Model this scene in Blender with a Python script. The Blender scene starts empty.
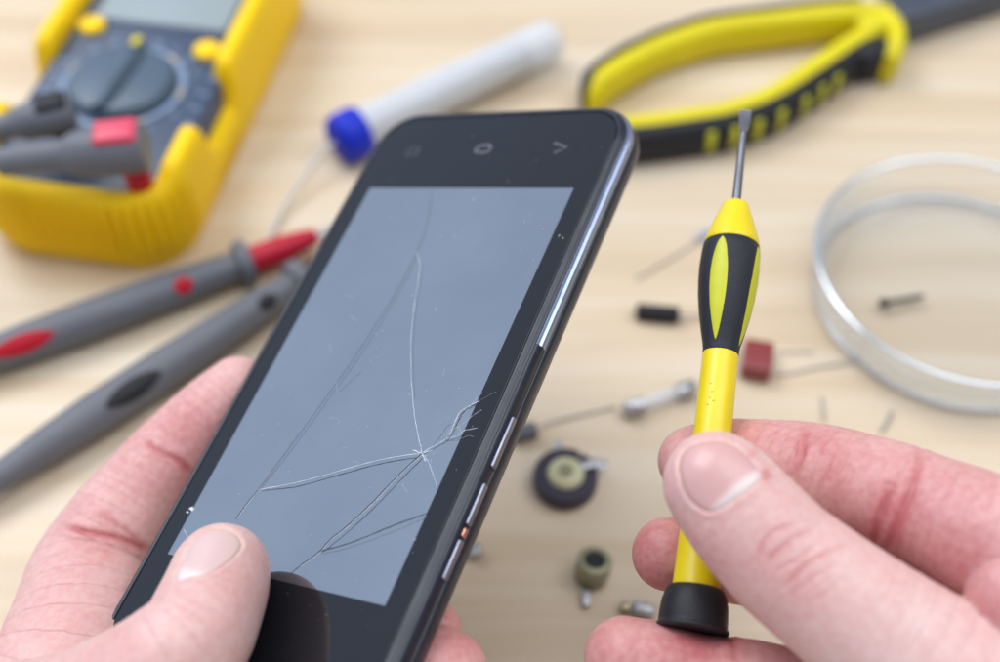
import bpy, bmesh, math, random
import numpy as np
from mathutils import Vector, Matrix

# ------------------------------------------------------------------ camera, world, lamps, exposure
S = 0.01                      # everything below is written in centimetres
scn = bpy.context.scene
F_PX, PITCH, CAM_H = 1242.5, 51.0, 28.0
TH = math.radians(PITCH)
CAM = np.array([0, 0, CAM_H])
RIGHT = np.array([1.0, 0, 0]); UP = np.array([0, math.sin(TH), math.cos(TH)]); BACK = np.array([0, -math.cos(TH), math.sin(TH)])

cam_d = bpy.data.cameras.new('camera')
cam = bpy.data.objects.new('camera', cam_d); scn.collection.objects.link(cam)
cam.location = (0, 0, CAM_H * S); cam.rotation_euler = (math.radians(90 - PITCH), 0, 0)
cam_d.sensor_width = 36; cam_d.lens = 36 * F_PX / 1000
cam_d.clip_start = 0.005; cam_d.clip_end = 50
cam_d.dof.use_dof = True; cam_d.dof.focus_distance = 24.2 * S; cam_d.dof.aperture_fstop = 6.3
cam_d.dof.aperture_blades = 0
scn.camera = cam

world = bpy.data.worlds.new('World'); scn.world = world; world.use_nodes = True
wn, wl = world.node_tree.nodes, world.node_tree.links
bg = wn['Background']
tc = wn.new('ShaderNodeTexCoord')
dp = wn.new('ShaderNodeVectorMath'); dp.operation = 'DOT_PRODUCT'; dp.inputs[1].default_value = (-0.88, 0.33, 0.34)
wl.new(tc.outputs['Generated'], dp.inputs[0])
rp = wn.new('ShaderNodeValToRGB'); wl.new(dp.outputs['Value'], rp.inputs[0])
rp.color_ramp.interpolation = 'EASE'
rp.color_ramp.elements[0].position = 0.3; rp.color_ramp.elements[0].color = (0.36, 0.365, 0.40, 1)
rp.color_ramp.elements[1].position = 1.0; rp.color_ramp.elements[1].color = (0.74, 0.90, 1.19, 1)
wl.new(rp.outputs[0], bg.inputs['Color']); bg.inputs['Strength'].default_value = 1.0

def area(name, loc, target, size, power, col):
    l = bpy.data.lights.new(name, 'AREA'); l.shape = 'RECTANGLE'; l.size, l.size_y = size; l.energy = power; l.color = col
    o = bpy.data.objects.new(name, l); scn.collection.objects.link(o)
    o.location = loc
    o.rotation_euler = (Vector(target) - Vector(loc)).to_track_quat('-Z', 'Y').to_euler()
    return o
area('window_light', (-1.4, 1.35, 2.5), (0.0, 0.2, 0.05), (1.8, 1.5), 57, (1.0, 0.985, 0.96))
area('overhead_fill', (0.7, 0.25, 1.95), (0.05, 0.2, 0.0), (1.5, 1.9), 30, (0.92, 0.96, 1.0))  # added overhead fill: lifts the near table and puts a highlight on the phone's edge

scn.view_settings.view_transform = 'Standard'; scn.view_settings.look = 'None'
scn.view_settings.exposure = 0.0; scn.view_settings.gamma = 1.0
scn.render.engine = 'CYCLES'
scn.cycles.caustics_refractive = True; scn.cycles.caustics_reflective = False
scn.cycles.max_bounces = 12; scn.cycles.transmission_bounces = 10; scn.cycles.transparent_max_bounces = 12
scn.render.resolution_x = 1024; scn.render.resolution_y = 678

# ------------------------------------------------------------------ mapping of photo directions to places
def ray(px, py):
    return RIGHT * ((px - 500) / F_PX) + UP * ((331 - py) / F_PX) - BACK
def at(px, py, depth):                 # a point at a real distance in front of the lens
    return CAM + ray(px, py) * depth
def on(px, py, z=0.0):                 # a point at height z over the table
    d = ray(px, py); return CAM + d * ((z - CAM_H) / d[2])
def to_px(X):
    v = np.asarray(X) - CAM
    dz = -(v @ BACK)
    return np.stack([500 + F_PX * (v @ RIGHT) / dz, 331 - F_PX * (v @ UP) / dz, dz], -1)
# the phone's own frame, solved from its screen rectangle
PO = np.array([-6.694, 12.265, 5.706])
PX = np.array([0.8327, -0.3963, 0.3868]); PX /= np.linalg.norm(PX)
PY = np.array([0.3679, 0.9179, 0.1484]); PY -= PX * (PX @ PY); PY /= np.linalg.norm(PY)
PN = np.cross(PX, PY)
def ph(u, v, w=0.0): return PO + PX * u + PY * v + PN * w
def onph(px, py, w=0.0):               # a point on the plane lying w over the phone's glass
    d = ray(px, py); o = PO + PN * w
    return CAM + d * (((o - CAM) @ PN) / (d @ PN))
def phuv(px, py, w=0.0):
    X = onph(px, py, w) - PO; return X @ PX, X @ PY

# ------------------------------------------------------------------ object helpers
col = scn.collection
ORIG = {}
def thing(name, label, cat, loc, group=None, kind=None):
    o = bpy.data.objects.new(name, None); col.objects.link(o); o.empty_display_size = 0.01
    o.location = Vector(loc) * S; ORIG[o] = np.array(loc, float)
    o['label'] = label; o['category'] = cat
    if group: o['group'] = group
    return o
def obj(name, V, Fc, mat, parent=None, smooth=True, origin=None, sharp=None):
    V = np.asarray(V, float)
    if parent is not None: org = ORIG[parent]
    else: org = np.array(origin if origin is not None else (0, 0, 0), float)
    me = bpy.data.meshes.new(name)
    me.from_pydata(((V - org) * S).tolist(), [], [list(map(int, f)) for f in Fc])
    me.validate(); me.update()
    o = bpy.data.objects.new(name, me); col.objects.link(o)
    if parent is not None: o.parent = parent
    else: o.location = Vector(org) * S
    ORIG[o] = org
    if mat: me.materials.append(mat)
    me.polygons.foreach_set('use_smooth', [smooth] * len(me.polygons))
    if smooth and sharp:
        me.set_sharp_from_angle(angle=math.radians(sharp))
    return o
def tag(o, label=None, cat=None, group=None, kind=None):
    if label: o['label'] = label
    if cat: o['category'] = cat
    if group: o['group'] = group
    if kind: o['kind'] = kind
    return o
def merge(parts):
    V, Fc = [], []
    n = 0
    for v, f in parts:
        V += [tuple(x) for x in v]; Fc += [[i + n for i in q] for q in f]; n = len(V)
    return V, Fc
def frame(z, hint=(0, 0, 1)):
    z = np.asarray(z, float); z = z / np.linalg.norm(z)
    h = np.asarray(hint, float)
    if abs(h @ z) > .97: h = np.array([1.0, 0, 0])
    x = np.cross(h, z); x /= np.linalg.norm(x); return x, np.cross(z, x), z
def lathe(A, B, prof, n=32, hint=(0, 0, 1), caps=True):
    """prof: list of (t along A->B, radius cm)"""
    A, B = np.asarray(A, float), np.asarray(B, float); x, y, z = frame(B - A, hint)
    V, Fc = [], []
    for t, r in prof:
        c = A + (B - A) * t
        for k in range(n):
            a = 2 * math.pi * k / n; V.append(c + (x * math.cos(a) + y * math.sin(a)) * r)
    m = len(prof)
    for i in range(m - 1):
        for k in range(n):
            Fc.append([i * n + k, i * n + (k + 1) % n, (i + 1) * n + (k + 1) % n, (i + 1) * n + k])
    if caps:
        Fc.append(list(range(n))[::-1]); Fc.append([(m - 1) * n + k for k in range(n)])
    return V, Fc
def catmull(P, sub=8):
    P = [np.asarray(p, float) for p in P]
    Q = [2 * P[0] - P[1]] + P + [2 * P[-1] - P[-2]]
    out = []
    for i in range(1, len(Q) - 2):
        for s in range(sub):
            t = s / sub; a, b, c, d = Q[i - 1:i + 3]
            out.append(.5 * ((2 * b) + (c - a) * t + (2 * a - 5 * b + 4 * c - d) * t * t + (3 * b - a - 3 * c + d) * t ** 3))
    out.append(P[-1]); return np.array(out)
def tube(P, r, n=10, caps=True):
    P = np.asarray(P, float); m = len(P)
    r = np.broadcast_to(np.asarray(r, float), (m,))
    T = np.gradient(P, axis=0); T /= np.linalg.norm(T, axis=1)[:, None]
    x, y, _ = frame(T[0]); V = []
    for i in range(m):
        x = x - T[i] * (x @ T[i]); x /= np.linalg.norm(x); y = np.cross(T[i], x)
        for k in range(n):
            a = 2 * math.pi * k / n; V.append(P[i] + (x * math.cos(a) + y * math.sin(a)) * r[i])
    Fc = [[i * n + k, i * n + (k + 1) % n, (i + 1) * n + (k + 1) % n, (i + 1) * n + k] for i in range(m - 1) for k in range(n)]
    if caps: Fc += [list(range(n))[::-1], [(m - 1) * n + k for k in range(n)]]
    return V, Fc
def sweep(P, prof, scale=None, caps=True):
    """sweep a closed (side, height) profile along a path lying on the table; side is to the left of travel"""
    P = np.asarray(P, float); m = len(P); T = np.gradient(P, axis=0); T[:, 2] = 0; T /= np.linalg.norm(T, axis=1)[:, None]
    L = np.stack([-T[:, 1], T[:, 0], 0 * T[:, 0]], 1); V = []; n = len(prof)
    for i in range(m):
        s = 1 if scale is None else scale[i]
        for a, b in prof:
            V.append(P[i] + L[i] * a * s + np.array([0, 0, b * (1 if scale is None else min(1, .45 + .55 * s))]))
    Fc = [[i * n + k, i * n + (k + 1) % n, (i + 1) * n + (k + 1) % n, (i + 1) * n + k] for i in range(m - 1) for k in range(n)]
    if caps: Fc += [list(range(n))[::-1], [(m - 1) * n + k for k in range(n)]]
    return V, Fc
def rbox(c, X, Y, Z, hx, hy, hz, bev=0.05, seg=3):
    """bevelled box with half sizes along three axes"""
    bm = bmesh.new(); bmesh.ops.create_cube(bm, size=2)
    for v in bm.verts: v.co = (v.co.x * hx, v.co.y * hy, v.co.z * hz)
    if bev > 0: bmesh.ops.bevel(bm, geom=list(bm.edges), offset=bev, segments=seg, profile=.5, affect='EDGES')
    bm.verts.index_update()
    V = [np.asarray(c) + np.asarray(X) * v.co.x + np.asarray(Y) * v.co.y + np.asarray(Z) * v.co.z for v in bm.verts]
    Fc = [[v.index for v in f.verts] for f in bm.faces]; bm.free(); return V, Fc
def rrect(x0, x1, y0, y1, r, seg=10, off=0.0, side=14):
    """stations of a rounded rectangle: (x, y, nx, ny), off grows it"""
    pts = []
    cs = [(x1 - r, y0 + r, -90), (x1 - r, y1 - r, 0), (x0 + r, y1 - r, 90), (x0 + r, y0 + r, 180)]
    for ci, (cx, cy, a0) in enumerate(cs):
        for k in range(seg + 1):
            a = math.radians(a0 + 90 * k / seg); nx, ny = math.cos(a), math.sin(a)
            pts.append((cx + (r + off) * nx, cy + (r + off) * ny, nx, ny))
        nc = cs[(ci + 1) % 4]; a = math.radians(a0 + 90); nx, ny = math.cos(a), math.sin(a)
        p0 = (cx + (r + off) * nx, cy + (r + off) * ny); p1 = (nc[0] + (r + off) * nx, nc[1] + (r + off) * ny)
        for k in range(1, side):
            t = k / side; pts.append((p0[0] + (p1[0] - p0[0]) * t, p0[1] + (p1[1] - p0[1]) * t, nx, ny))
    return pts

# ------------------------------------------------------------------ materials
def mat(name, color=(.5, .5, .5), rough=.5, metal=0.0, spec=.5, coat=0.0, bump=0.0, bscale=400, var=0.0, vscale=60, trans=0.0, sss=0.0, rvar=0.0):
    m = bpy.data.materials.new(name); m.use_nodes = True; N, L = m.node_tree.nodes, m.node_tree.links; b = N['Principled BSDF']
    b.inputs['Base Color'].default_value = (*color, 1); b.inputs['Roughness'].default_value = rough
    b.inputs['Metallic'].default_value = metal; b.inputs['Specular IOR Level'].default_value = spec
    b.inputs['Coat Weight'].default_value = coat; b.inputs['Coat Roughness'].default_value = .05
    b.inputs['Transmission Weight'].default_value = trans
    t = N.new('ShaderNodeTexCoord')
    if sss:
        b.inputs['Subsurface Weight'].default_value = sss; b.inputs['Subsurface Radius'].default_value = (1, .5, .3); b.inputs['Subsurface Scale'].default_value = .0015
    if var:
        n = N.new('ShaderNodeTexNoise'); n.inputs['Scale'].default_value = vscale; n.inputs['Detail'].default_value = 4; L.new(t.outputs['Object'], n.inputs['Vector'])
        h = N.new('ShaderNodeMapRange'); h.inputs[1].default_value = .3; h.inputs[2].default_value = .7; h.inputs[3].default_value = 1 - var; h.inputs[4].default_value = 1 + var
        L.new(n.outputs[0], h.inputs[0])
        mx = N.new('ShaderNodeMix'); mx.data_type = 'RGBA'; mx.blend_type = 'MULTIPLY'; mx.inputs[0].default_value = 1
        mx.inputs[6].default_value = (*color, 1); L.new(h.outputs[0], mx.inputs[7]); L.new(mx.outputs[2], b.inputs['Base Color'])
    if rvar:
        n2 = N.new('ShaderNodeTexNoise'); n2.inputs['Scale'].default_value = vscale * 1.7; n2.inputs['Detail'].default_value = 5; L.new(t.outputs['Object'], n2.inputs['Vector'])
        h2 = N.new('ShaderNodeMapRange'); h2.inputs[1].default_value = .35; h2.inputs[2].default_value = .7; h2.inputs[3].default_value = rough; h2.inputs[4].default_value = rough + rvar
        L.new(n2.outputs[0], h2.inputs[0]); L.new(h2.outputs[0], b.inputs['Roughness'])
    if bump:
        n = N.new('ShaderNodeTexNoise'); n.inputs['Scale'].default_value = bscale; n.inputs['Detail'].default_value = 3; L.new(t.outputs['Object'], n.inputs['Vector'])
        bp = N.new('ShaderNodeBump'); bp.inputs['Strength'].default_value = bump; bp.inputs['Distance'].default_value = .0004
        L.new(n.outputs[0], bp.inputs['Height']); L.new(bp.outputs[0], b.inputs['Normal'])
    return m
M = {}
M['yellow'] = mat('yellow_rubber', (.98, .635, .001), .5, spec=.3, bump=.25, bscale=900, var=.04)
M['lemon'] = mat('yellow_plastic', (.80, .62, .008), .34, var=.04, vscale=150, bump=.12, bscale=1500, sss=.1)
M['plyellow'] = mat('yellow_handle_plastic', (.70, .60, .005), .45, spec=.35, var=.05, bump=.15)
M['inlay'] = mat('yellow_inlay', (.52, .53, .012), .45, var=.06, vscale=200)
M['navy'] = mat('dark_blue_plastic', (.045, .07, .125), .38, bump=.3, bscale=1200)
M['navylight'] = mat('pale_blue_print', (.2, .28, .42), .5)
M['knob'] = mat('slate_knob_plastic', (.07, .11, .16), .35, bump=.1)
M['lcd'] = mat('meter_display', (.27, .33, .36), .5)
M['beige'] = mat('beige_print', (.45, .38, .28), .5)
M['grey'] = mat('grey_soft_plastic', (.135, .145, .17), .5, spec=.4, bump=.2, bscale=1500, var=.04)
M['darkgrey'] = mat('dark_rubber', (.012, .013, .018), .55, spec=.35, bump=.2)
M['red'] = mat('red_plastic', (.48, .005, .03), .45, spec=.35)
M['pinkred'] = mat('red_cap_plastic', (.66, .06, .12), .35)
M['black'] = mat('black_rubber', (.012, .013, .017), .45, spec=.4, bump=.25, bscale=2500, rvar=.15, vscale=80)
M['grip'] = mat('charcoal_grip_rubber', (.016, .018, .027), .5, spec=.35, bump=.35, bscale=3500, rvar=.1, vscale=90)
M['steel'] = mat('blade_steel', (.13, .135, .155), .3, metal=1, rvar=.2, vscale=120)
M['tool'] = mat('dark_tool_steel', (.085, .1, .135), .38, metal=.5, rvar=.15)
M['silver'] = mat('silver_metal', (.5, .5, .52), .38, metal=1, rvar=.15)
M['tin'] = mat('tinned_wire', (.42, .40, .37), .4, metal=.7)
M['blue'] = mat('blue_plastic', (.002, .022, .5), .5, spec=.3)
M['white'] = mat('solder_wire', (.6, .6, .61), .4, metal=.4)
M['cream'] = mat('cream_plastic', (.6, .58, .36), .45)
M['olive'] = mat('olive_brass', (.3, .29, .18), .4, metal=.3)
M['brick'] = mat('brick_red_epoxy', (.24, .035, .035), .35, coat=.3)
M['redinlay'] = mat('crimson_inlay', (.45, .004, .02), .5, spec=.3)
M['lilac'] = mat('pale_lilac', (.4, .4, .55), .5)

def glassmat(name, tint=(1, 1, 1), rough=0.0, ior=1.5):
    m = bpy.data.materials.new(name); m.use_nodes = True; N, L = m.node_tree.nodes, m.node_tree.links
    b = N['Principled BSDF']; b.inputs['Base Color'].default_value = (*tint, 1); b.inputs['Transmission Weight'].default_value = 1
    b.inputs['Roughness'].default_value = rough; b.inputs['IOR'].default_value = ior
    return m
def dishglass():
    m = bpy.data.materials.new('clear_glass'); m.use_nodes = True; N, L = m.node_tree.nodes, m.node_tree.links
    b = N['Principled BSDF']; b.inputs['Base Color'].default_value = (.85, .93, 1.0, 1); b.inputs['Roughness'].default_value = .07; b.inputs['Metallic'].default_value = .9
    tr = N.new('ShaderNodeBsdfTransparent'); tr.inputs[0].default_value = (.985, .992, 1.0, 1)
    fr = N.new('ShaderNodeLayerWeight'); fr.inputs[0].default_value = .5
    mp = N.new('ShaderNodeMapRange'); mp.interpolation_type = 'SMOOTHSTEP'; mp.inputs[1].default_value = .25; mp.inputs[2].default_value = 1.0; mp.inputs[3].default_value = .035; mp.inputs[4].default_value = .7; L.new(fr.outputs['Facing'], mp.inputs[0])
    mx = N.new('ShaderNodeMixShader'); L.new(mp.outputs[0], mx.inputs[0]); L.new(tr.outputs[0], mx.inputs[1]); L.new(b.outputs[0], mx.inputs[2]); L.new(mx.outputs[0], N['Material Output'].inputs[0])
    return m
M['glass'] = dishglass()
def rimglass():
    m = bpy.data.materials.new('rim_glass'); m.use_nodes = True; N, L = m.node_tree.nodes, m.node_tree.links
    b = N['Principled BSDF']; b.inputs['Base Color'].default_value = (.9, .95, 1.0, 1); b.inputs['Roughness'].default_value = .08; b.inputs['Metallic'].default_value = .85; b.inputs['Coat Weight'].default_value = .6
    tr = N.new('ShaderNodeBsdfTransparent'); tr.inputs[0].default_value = (.97, .985, 1.0, 1)
    mx = N.new('ShaderNodeMixShader'); mx.inputs[0].default_value = .5; L.new(tr.outputs[0], mx.inputs[1]); L.new(b.outputs[0], mx.inputs[2]); L.new(mx.outputs[0], N['Material Output'].inputs[0])
    return m
M['glassrim'] = rimglass()
def thinplastic():
    m = bpy.data.materials.new('clear_plastic'); m.use_nodes = True; N, L = m.node_tree.nodes, m.node_tree.links
    b = N['Principled BSDF']; b.inputs['Base Color'].default_value = (.93, .94, .96, 1); b.inputs['Roughness'].default_value = .25
    tr = N.new('ShaderNodeBsdfTransparent'); tr.inputs[0].default_value = (.93, .95, .98, 1)
    mx = N.new('ShaderNodeMixShader'); mx.inputs[0].default_value = .42
    L.new(tr.outputs[0], mx.inputs[1]); L.new(b.outputs[0], mx.inputs[2]); L.new(mx.outputs[0], N['Material Output'].inputs[0])
    return m
M['clear'] = thinplastic()

def wood():
    m = bpy.data.materials.new('light_pine_boards'); m.use_nodes = True; N, L = m.node_tree.nodes, m.node_tree.links; b = N['Principled BSDF']
    t = N.new('ShaderNodeTexCoord')
    def mapping(sc):
        mp = N.new('ShaderNodeMapping'); mp.inputs['Scale'].default_value = sc; L.new(t.outputs['Object'], mp.inputs['Vector']); return mp
    warp = N.new('ShaderNodeTexNoise'); warp.inputs['Scale'].default_value = 1.0; warp.inputs['Detail'].default_value = 2; L.new(mapping((3, 14, 1)).outputs[0], warp.inputs['Vector'])
    g1 = N.new('ShaderNodeTexNoise'); g1.inputs['Scale'].default_value = 1.0; g1.inputs['Detail'].default_value = 7; g1.inputs['Roughness'].default_value = .6
    mp1 = mapping((2.2, 70, 1)); 
    add = N.new('ShaderNodeVectorMath'); add.operation = 'MULTIPLY_ADD'; L.new(warp.outputs['Color'], add.inputs[0]); add.inputs[1].default_value = (1.2, 3.0, 0); L.new(mp1.outputs[0], add.inputs[2]); L.new(add.outputs[0], g1.inputs['Vector'])
    g2 = N.new('ShaderNodeTexNoise'); g2.inputs['Scale'].default_value = 1.0; g2.inputs['Detail'].default_value = 3; L.new(mapping((4, 22, 1)).outputs[0], g2.inputs['Vector'])
    # board strips
    sp = N.new('ShaderNodeSeparateXYZ'); L.new(t.outputs['Object'], sp.inputs[0])
    fl = N.new('ShaderNodeMath'); fl.operation = 'MULTIPLY'; fl.inputs[1].default_value = 1 / .062; L.new(sp.outputs[1], fl.inputs[0])
    f2 = N.new('ShaderNodeMath'); f2.operation = 'FLOOR'; L.new(fl.outputs[0], f2.inputs[0])
    wn_ = N.new('ShaderNodeTexWhiteNoise'); wn_.noise_dimensions = '1D'; L.new(f2.outputs[0], wn_.inputs['W'])
    r = N.new('ShaderNodeValToRGB'); L.new(g1.outputs[0], r.inputs[0])
    e = r.color_ramp.elements; e[0].position = .3; e[0].color = (.56, .43, .285, 1); e[1].position = .66; e[1].color = (.68, .59, .465, 1)
    x = e.new(.5); x.color = (.65, .535, .39, 1)
    r2 = N.new('ShaderNodeValToRGB'); L.new(g2.outputs[0], r2.inputs[0]); e = r2.color_ramp.elements
    e[0].position = .3; e[0].color = (.95, .915, .86, 1); e[1].position = .7; e[1].color = (1.03, 1.04, 1.06, 1)
    mx = N.new('ShaderNodeMix'); mx.data_type = 'RGBA'; mx.blend_type = 'MULTIPLY'; mx.inputs[0].default_value = 1; L.new(r.outputs[0], mx.inputs[6]); L.new(r2.outputs[0], mx.inputs[7])
    h = N.new('ShaderNodeMapRange'); h.inputs[3].default_value = .97; h.inputs[4].default_value = 1.03; L.new(wn_.outputs[0], h.inputs[0])
    mx2 = N.new('ShaderNodeMix'); mx2.data_type = 'RGBA'; mx2.blend_type = 'MULTIPLY'; mx2.inputs[0].default_value = 1; L.new(mx.outputs[2], mx2.inputs[6]); L.new(h.outputs[0], mx2.inputs[7])
    L.new(mx2.outputs[2], b.inputs['Base Color']); b.inputs['Roughness'].default_value = .42; b.inputs['Specular IOR Level'].default_value = .6
    bp = N.new('ShaderNodeBump'); bp.inputs['Strength'].default_value = .2; bp.inputs['Distance'].default_value = .0003; L.new(g1.outputs[0], bp.inputs['Height']); L.new(bp.outputs[0], b.inputs['Normal'])
    return m
M['wood'] = wood()

def skin(name):
    m = bpy.data.materials.new(name); m.use_nodes = True; N, L = m.node_tree.nodes, m.node_tree.links; b = N['Principled BSDF']
    t = N.new('ShaderNodeTexCoord')
    a = N.new('ShaderNodeAttribute'); a.attribute_name = 'red'
    u = N.new('ShaderNodeAttribute'); u.attribute_name = 'fuv'
    n = N.new('ShaderNodeTexNoise'); n.inputs['Scale'].default_value = 110; n.inputs['Detail'].default_value = 5; L.new(t.outputs['Object'], n.inputs['Vector'])
    nn = N.new('ShaderNodeMapRange'); nn.inputs[1].default_value = .3; nn.inputs[2].default_value = .7; nn.inputs[3].default_value = -.11; nn.inputs[4].default_value = .11; L.new(n.outputs[0], nn.inputs[0])
    nf = N.new('ShaderNodeTexNoise'); nf.inputs['Scale'].default_value = 700; nf.inputs['Detail'].default_value = 3; L.new(t.outputs['Object'], nf.inputs['Vector'])
    nfr = N.new('ShaderNodeMapRange'); nfr.inputs[1].default_value = .35; nfr.inputs[2].default_value = .65; nfr.inputs[3].default_value = -.09; nfr.inputs[4].default_value = .09; L.new(nf.outputs[0], nfr.inputs[0])
    ad = N.new('ShaderNodeMath'); ad.operation = 'ADD'; L.new(a.outputs['Fac'], ad.inputs[0]); L.new(nn.outputs[0], ad.inputs[1])
    ad2 = N.new('ShaderNodeMath'); ad2.operation = 'ADD'; L.new(ad.outputs[0], ad2.inputs[0]); L.new(nfr.outputs[0], ad2.inputs[1])
    r = N.new('ShaderNodeValToRGB'); L.new(ad2.outputs[0], r.inputs[0]); e = r.color_ramp.elements
    e[0].position = 0; e[0].color = (.73, .505, .47, 1); e[1].position = 1; e[1].color = (.48, .14, .145, 1)
    x = e.new(.45); x.color = (.65, .345, .33, 1)
    L.new(r.outputs[0], b.inputs['Base Color'])
    b.inputs['Roughness'].default_value = .46; b.inputs['Specular IOR Level'].default_value = .4
    b.inputs['Subsurface Weight'].default_value = .35; b.inputs['Subsurface Radius'].default_value = (1, .35, .2); b.inputs['Subsurface Scale'].default_value = .0022
    # fine skin lines run across the finger, pores in between
    mp = N.new('ShaderNodeMapping'); mp.inputs['Scale'].default_value = (26, 5, 5); L.new(u.outputs['Vector'], mp.inputs['Vector'])
    w = N.new('ShaderNodeTexNoise'); w.inputs['Scale'].default_value = 1.0; w.inputs['Detail'].default_value = 3; w.inputs['Distortion'].default_value = .5; L.new(mp.outputs[0], w.inputs['Vector'])
    v = N.new('ShaderNodeTexVoronoi'); v.feature = 'DISTANCE_TO_EDGE'; v.inputs['Scale'].default_value = 1500; L.new(t.outputs['Object'], v.inputs['Vector'])
    b1 = N.new('ShaderNodeBump'); b1.inputs['Strength'].default_value = .65; b1.inputs['Distance'].default_value = .00022; L.new(w.outputs[0], b1.inputs['Height'])
    b2 = N.new('ShaderNodeBump'); b2.inputs['Strength'].default_value = .35; b2.inputs['Distance'].default_value = .0001; L.new(v.outputs['Distance'], b2.inputs['Height']); L.new(b1.outputs[0], b2.inputs['Normal'])
    b3 = N.new('ShaderNodeBump'); b3.inputs['Strength'].default_value = .3; b3.inputs['Distance'].default_value = .0004; L.new(n.outputs[0], b3.inputs['Height']); L.new(b2.outputs[0], b3.inputs['Normal'])
    L.new(b3.outputs[0], b.inputs['Normal'])
    return m
M['skin'] = skin('pale_skin')
def nailmat():
    m = bpy.data.materials.new('fingernail'); m.use_nodes = True; N, L = m.node_tree.nodes, m.node_tree.links; b = N['Principled BSDF']
    a = N.new('ShaderNodeVertexColor'); a.layer_name = 'tone'; L.new(a.outputs[0], b.inputs['Base Color'])
    b.inputs['Roughness'].default_value = .36; b.inputs['Coat Weight'].default_value = .12; b.inputs['Coat Roughness'].default_value = .12
    b.inputs['Subsurface Weight'].default_value = .25; b.inputs['Subsurface Radius'].default_value = (1, .4, .3); b.inputs['Subsurface Scale'].default_value = .001
    t = N.new('ShaderNodeTexCoord'); n = N.new('ShaderNodeTexNoise'); n.inputs['Scale'].default_value = 250; n.inputs['Detail'].default_value = 3; L.new(t.outputs['Object'], n.inputs['Vector'])
    bp = N.new('ShaderNodeBump'); bp.inputs['Strength'].default_value = .2; bp.inputs['Distance'].default_value = .0003; L.new(n.outputs[0], bp.inputs['Height']); L.new(bp.outputs[0], b.inputs['Normal'])
    return m
M['nail'] = nailmat()

# ------------------------------------------------------------------ table
V, Fc = rbox((10, 35, -1.5), (1, 0, 0), (0, 1, 0), (0, 0, 1), 110, 75, 1.5, .2)
t = obj('table_top', V, Fc, M['wood'], None, smooth=False, origin=(0, 0, 0)); tag(t, kind='structure')

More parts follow.
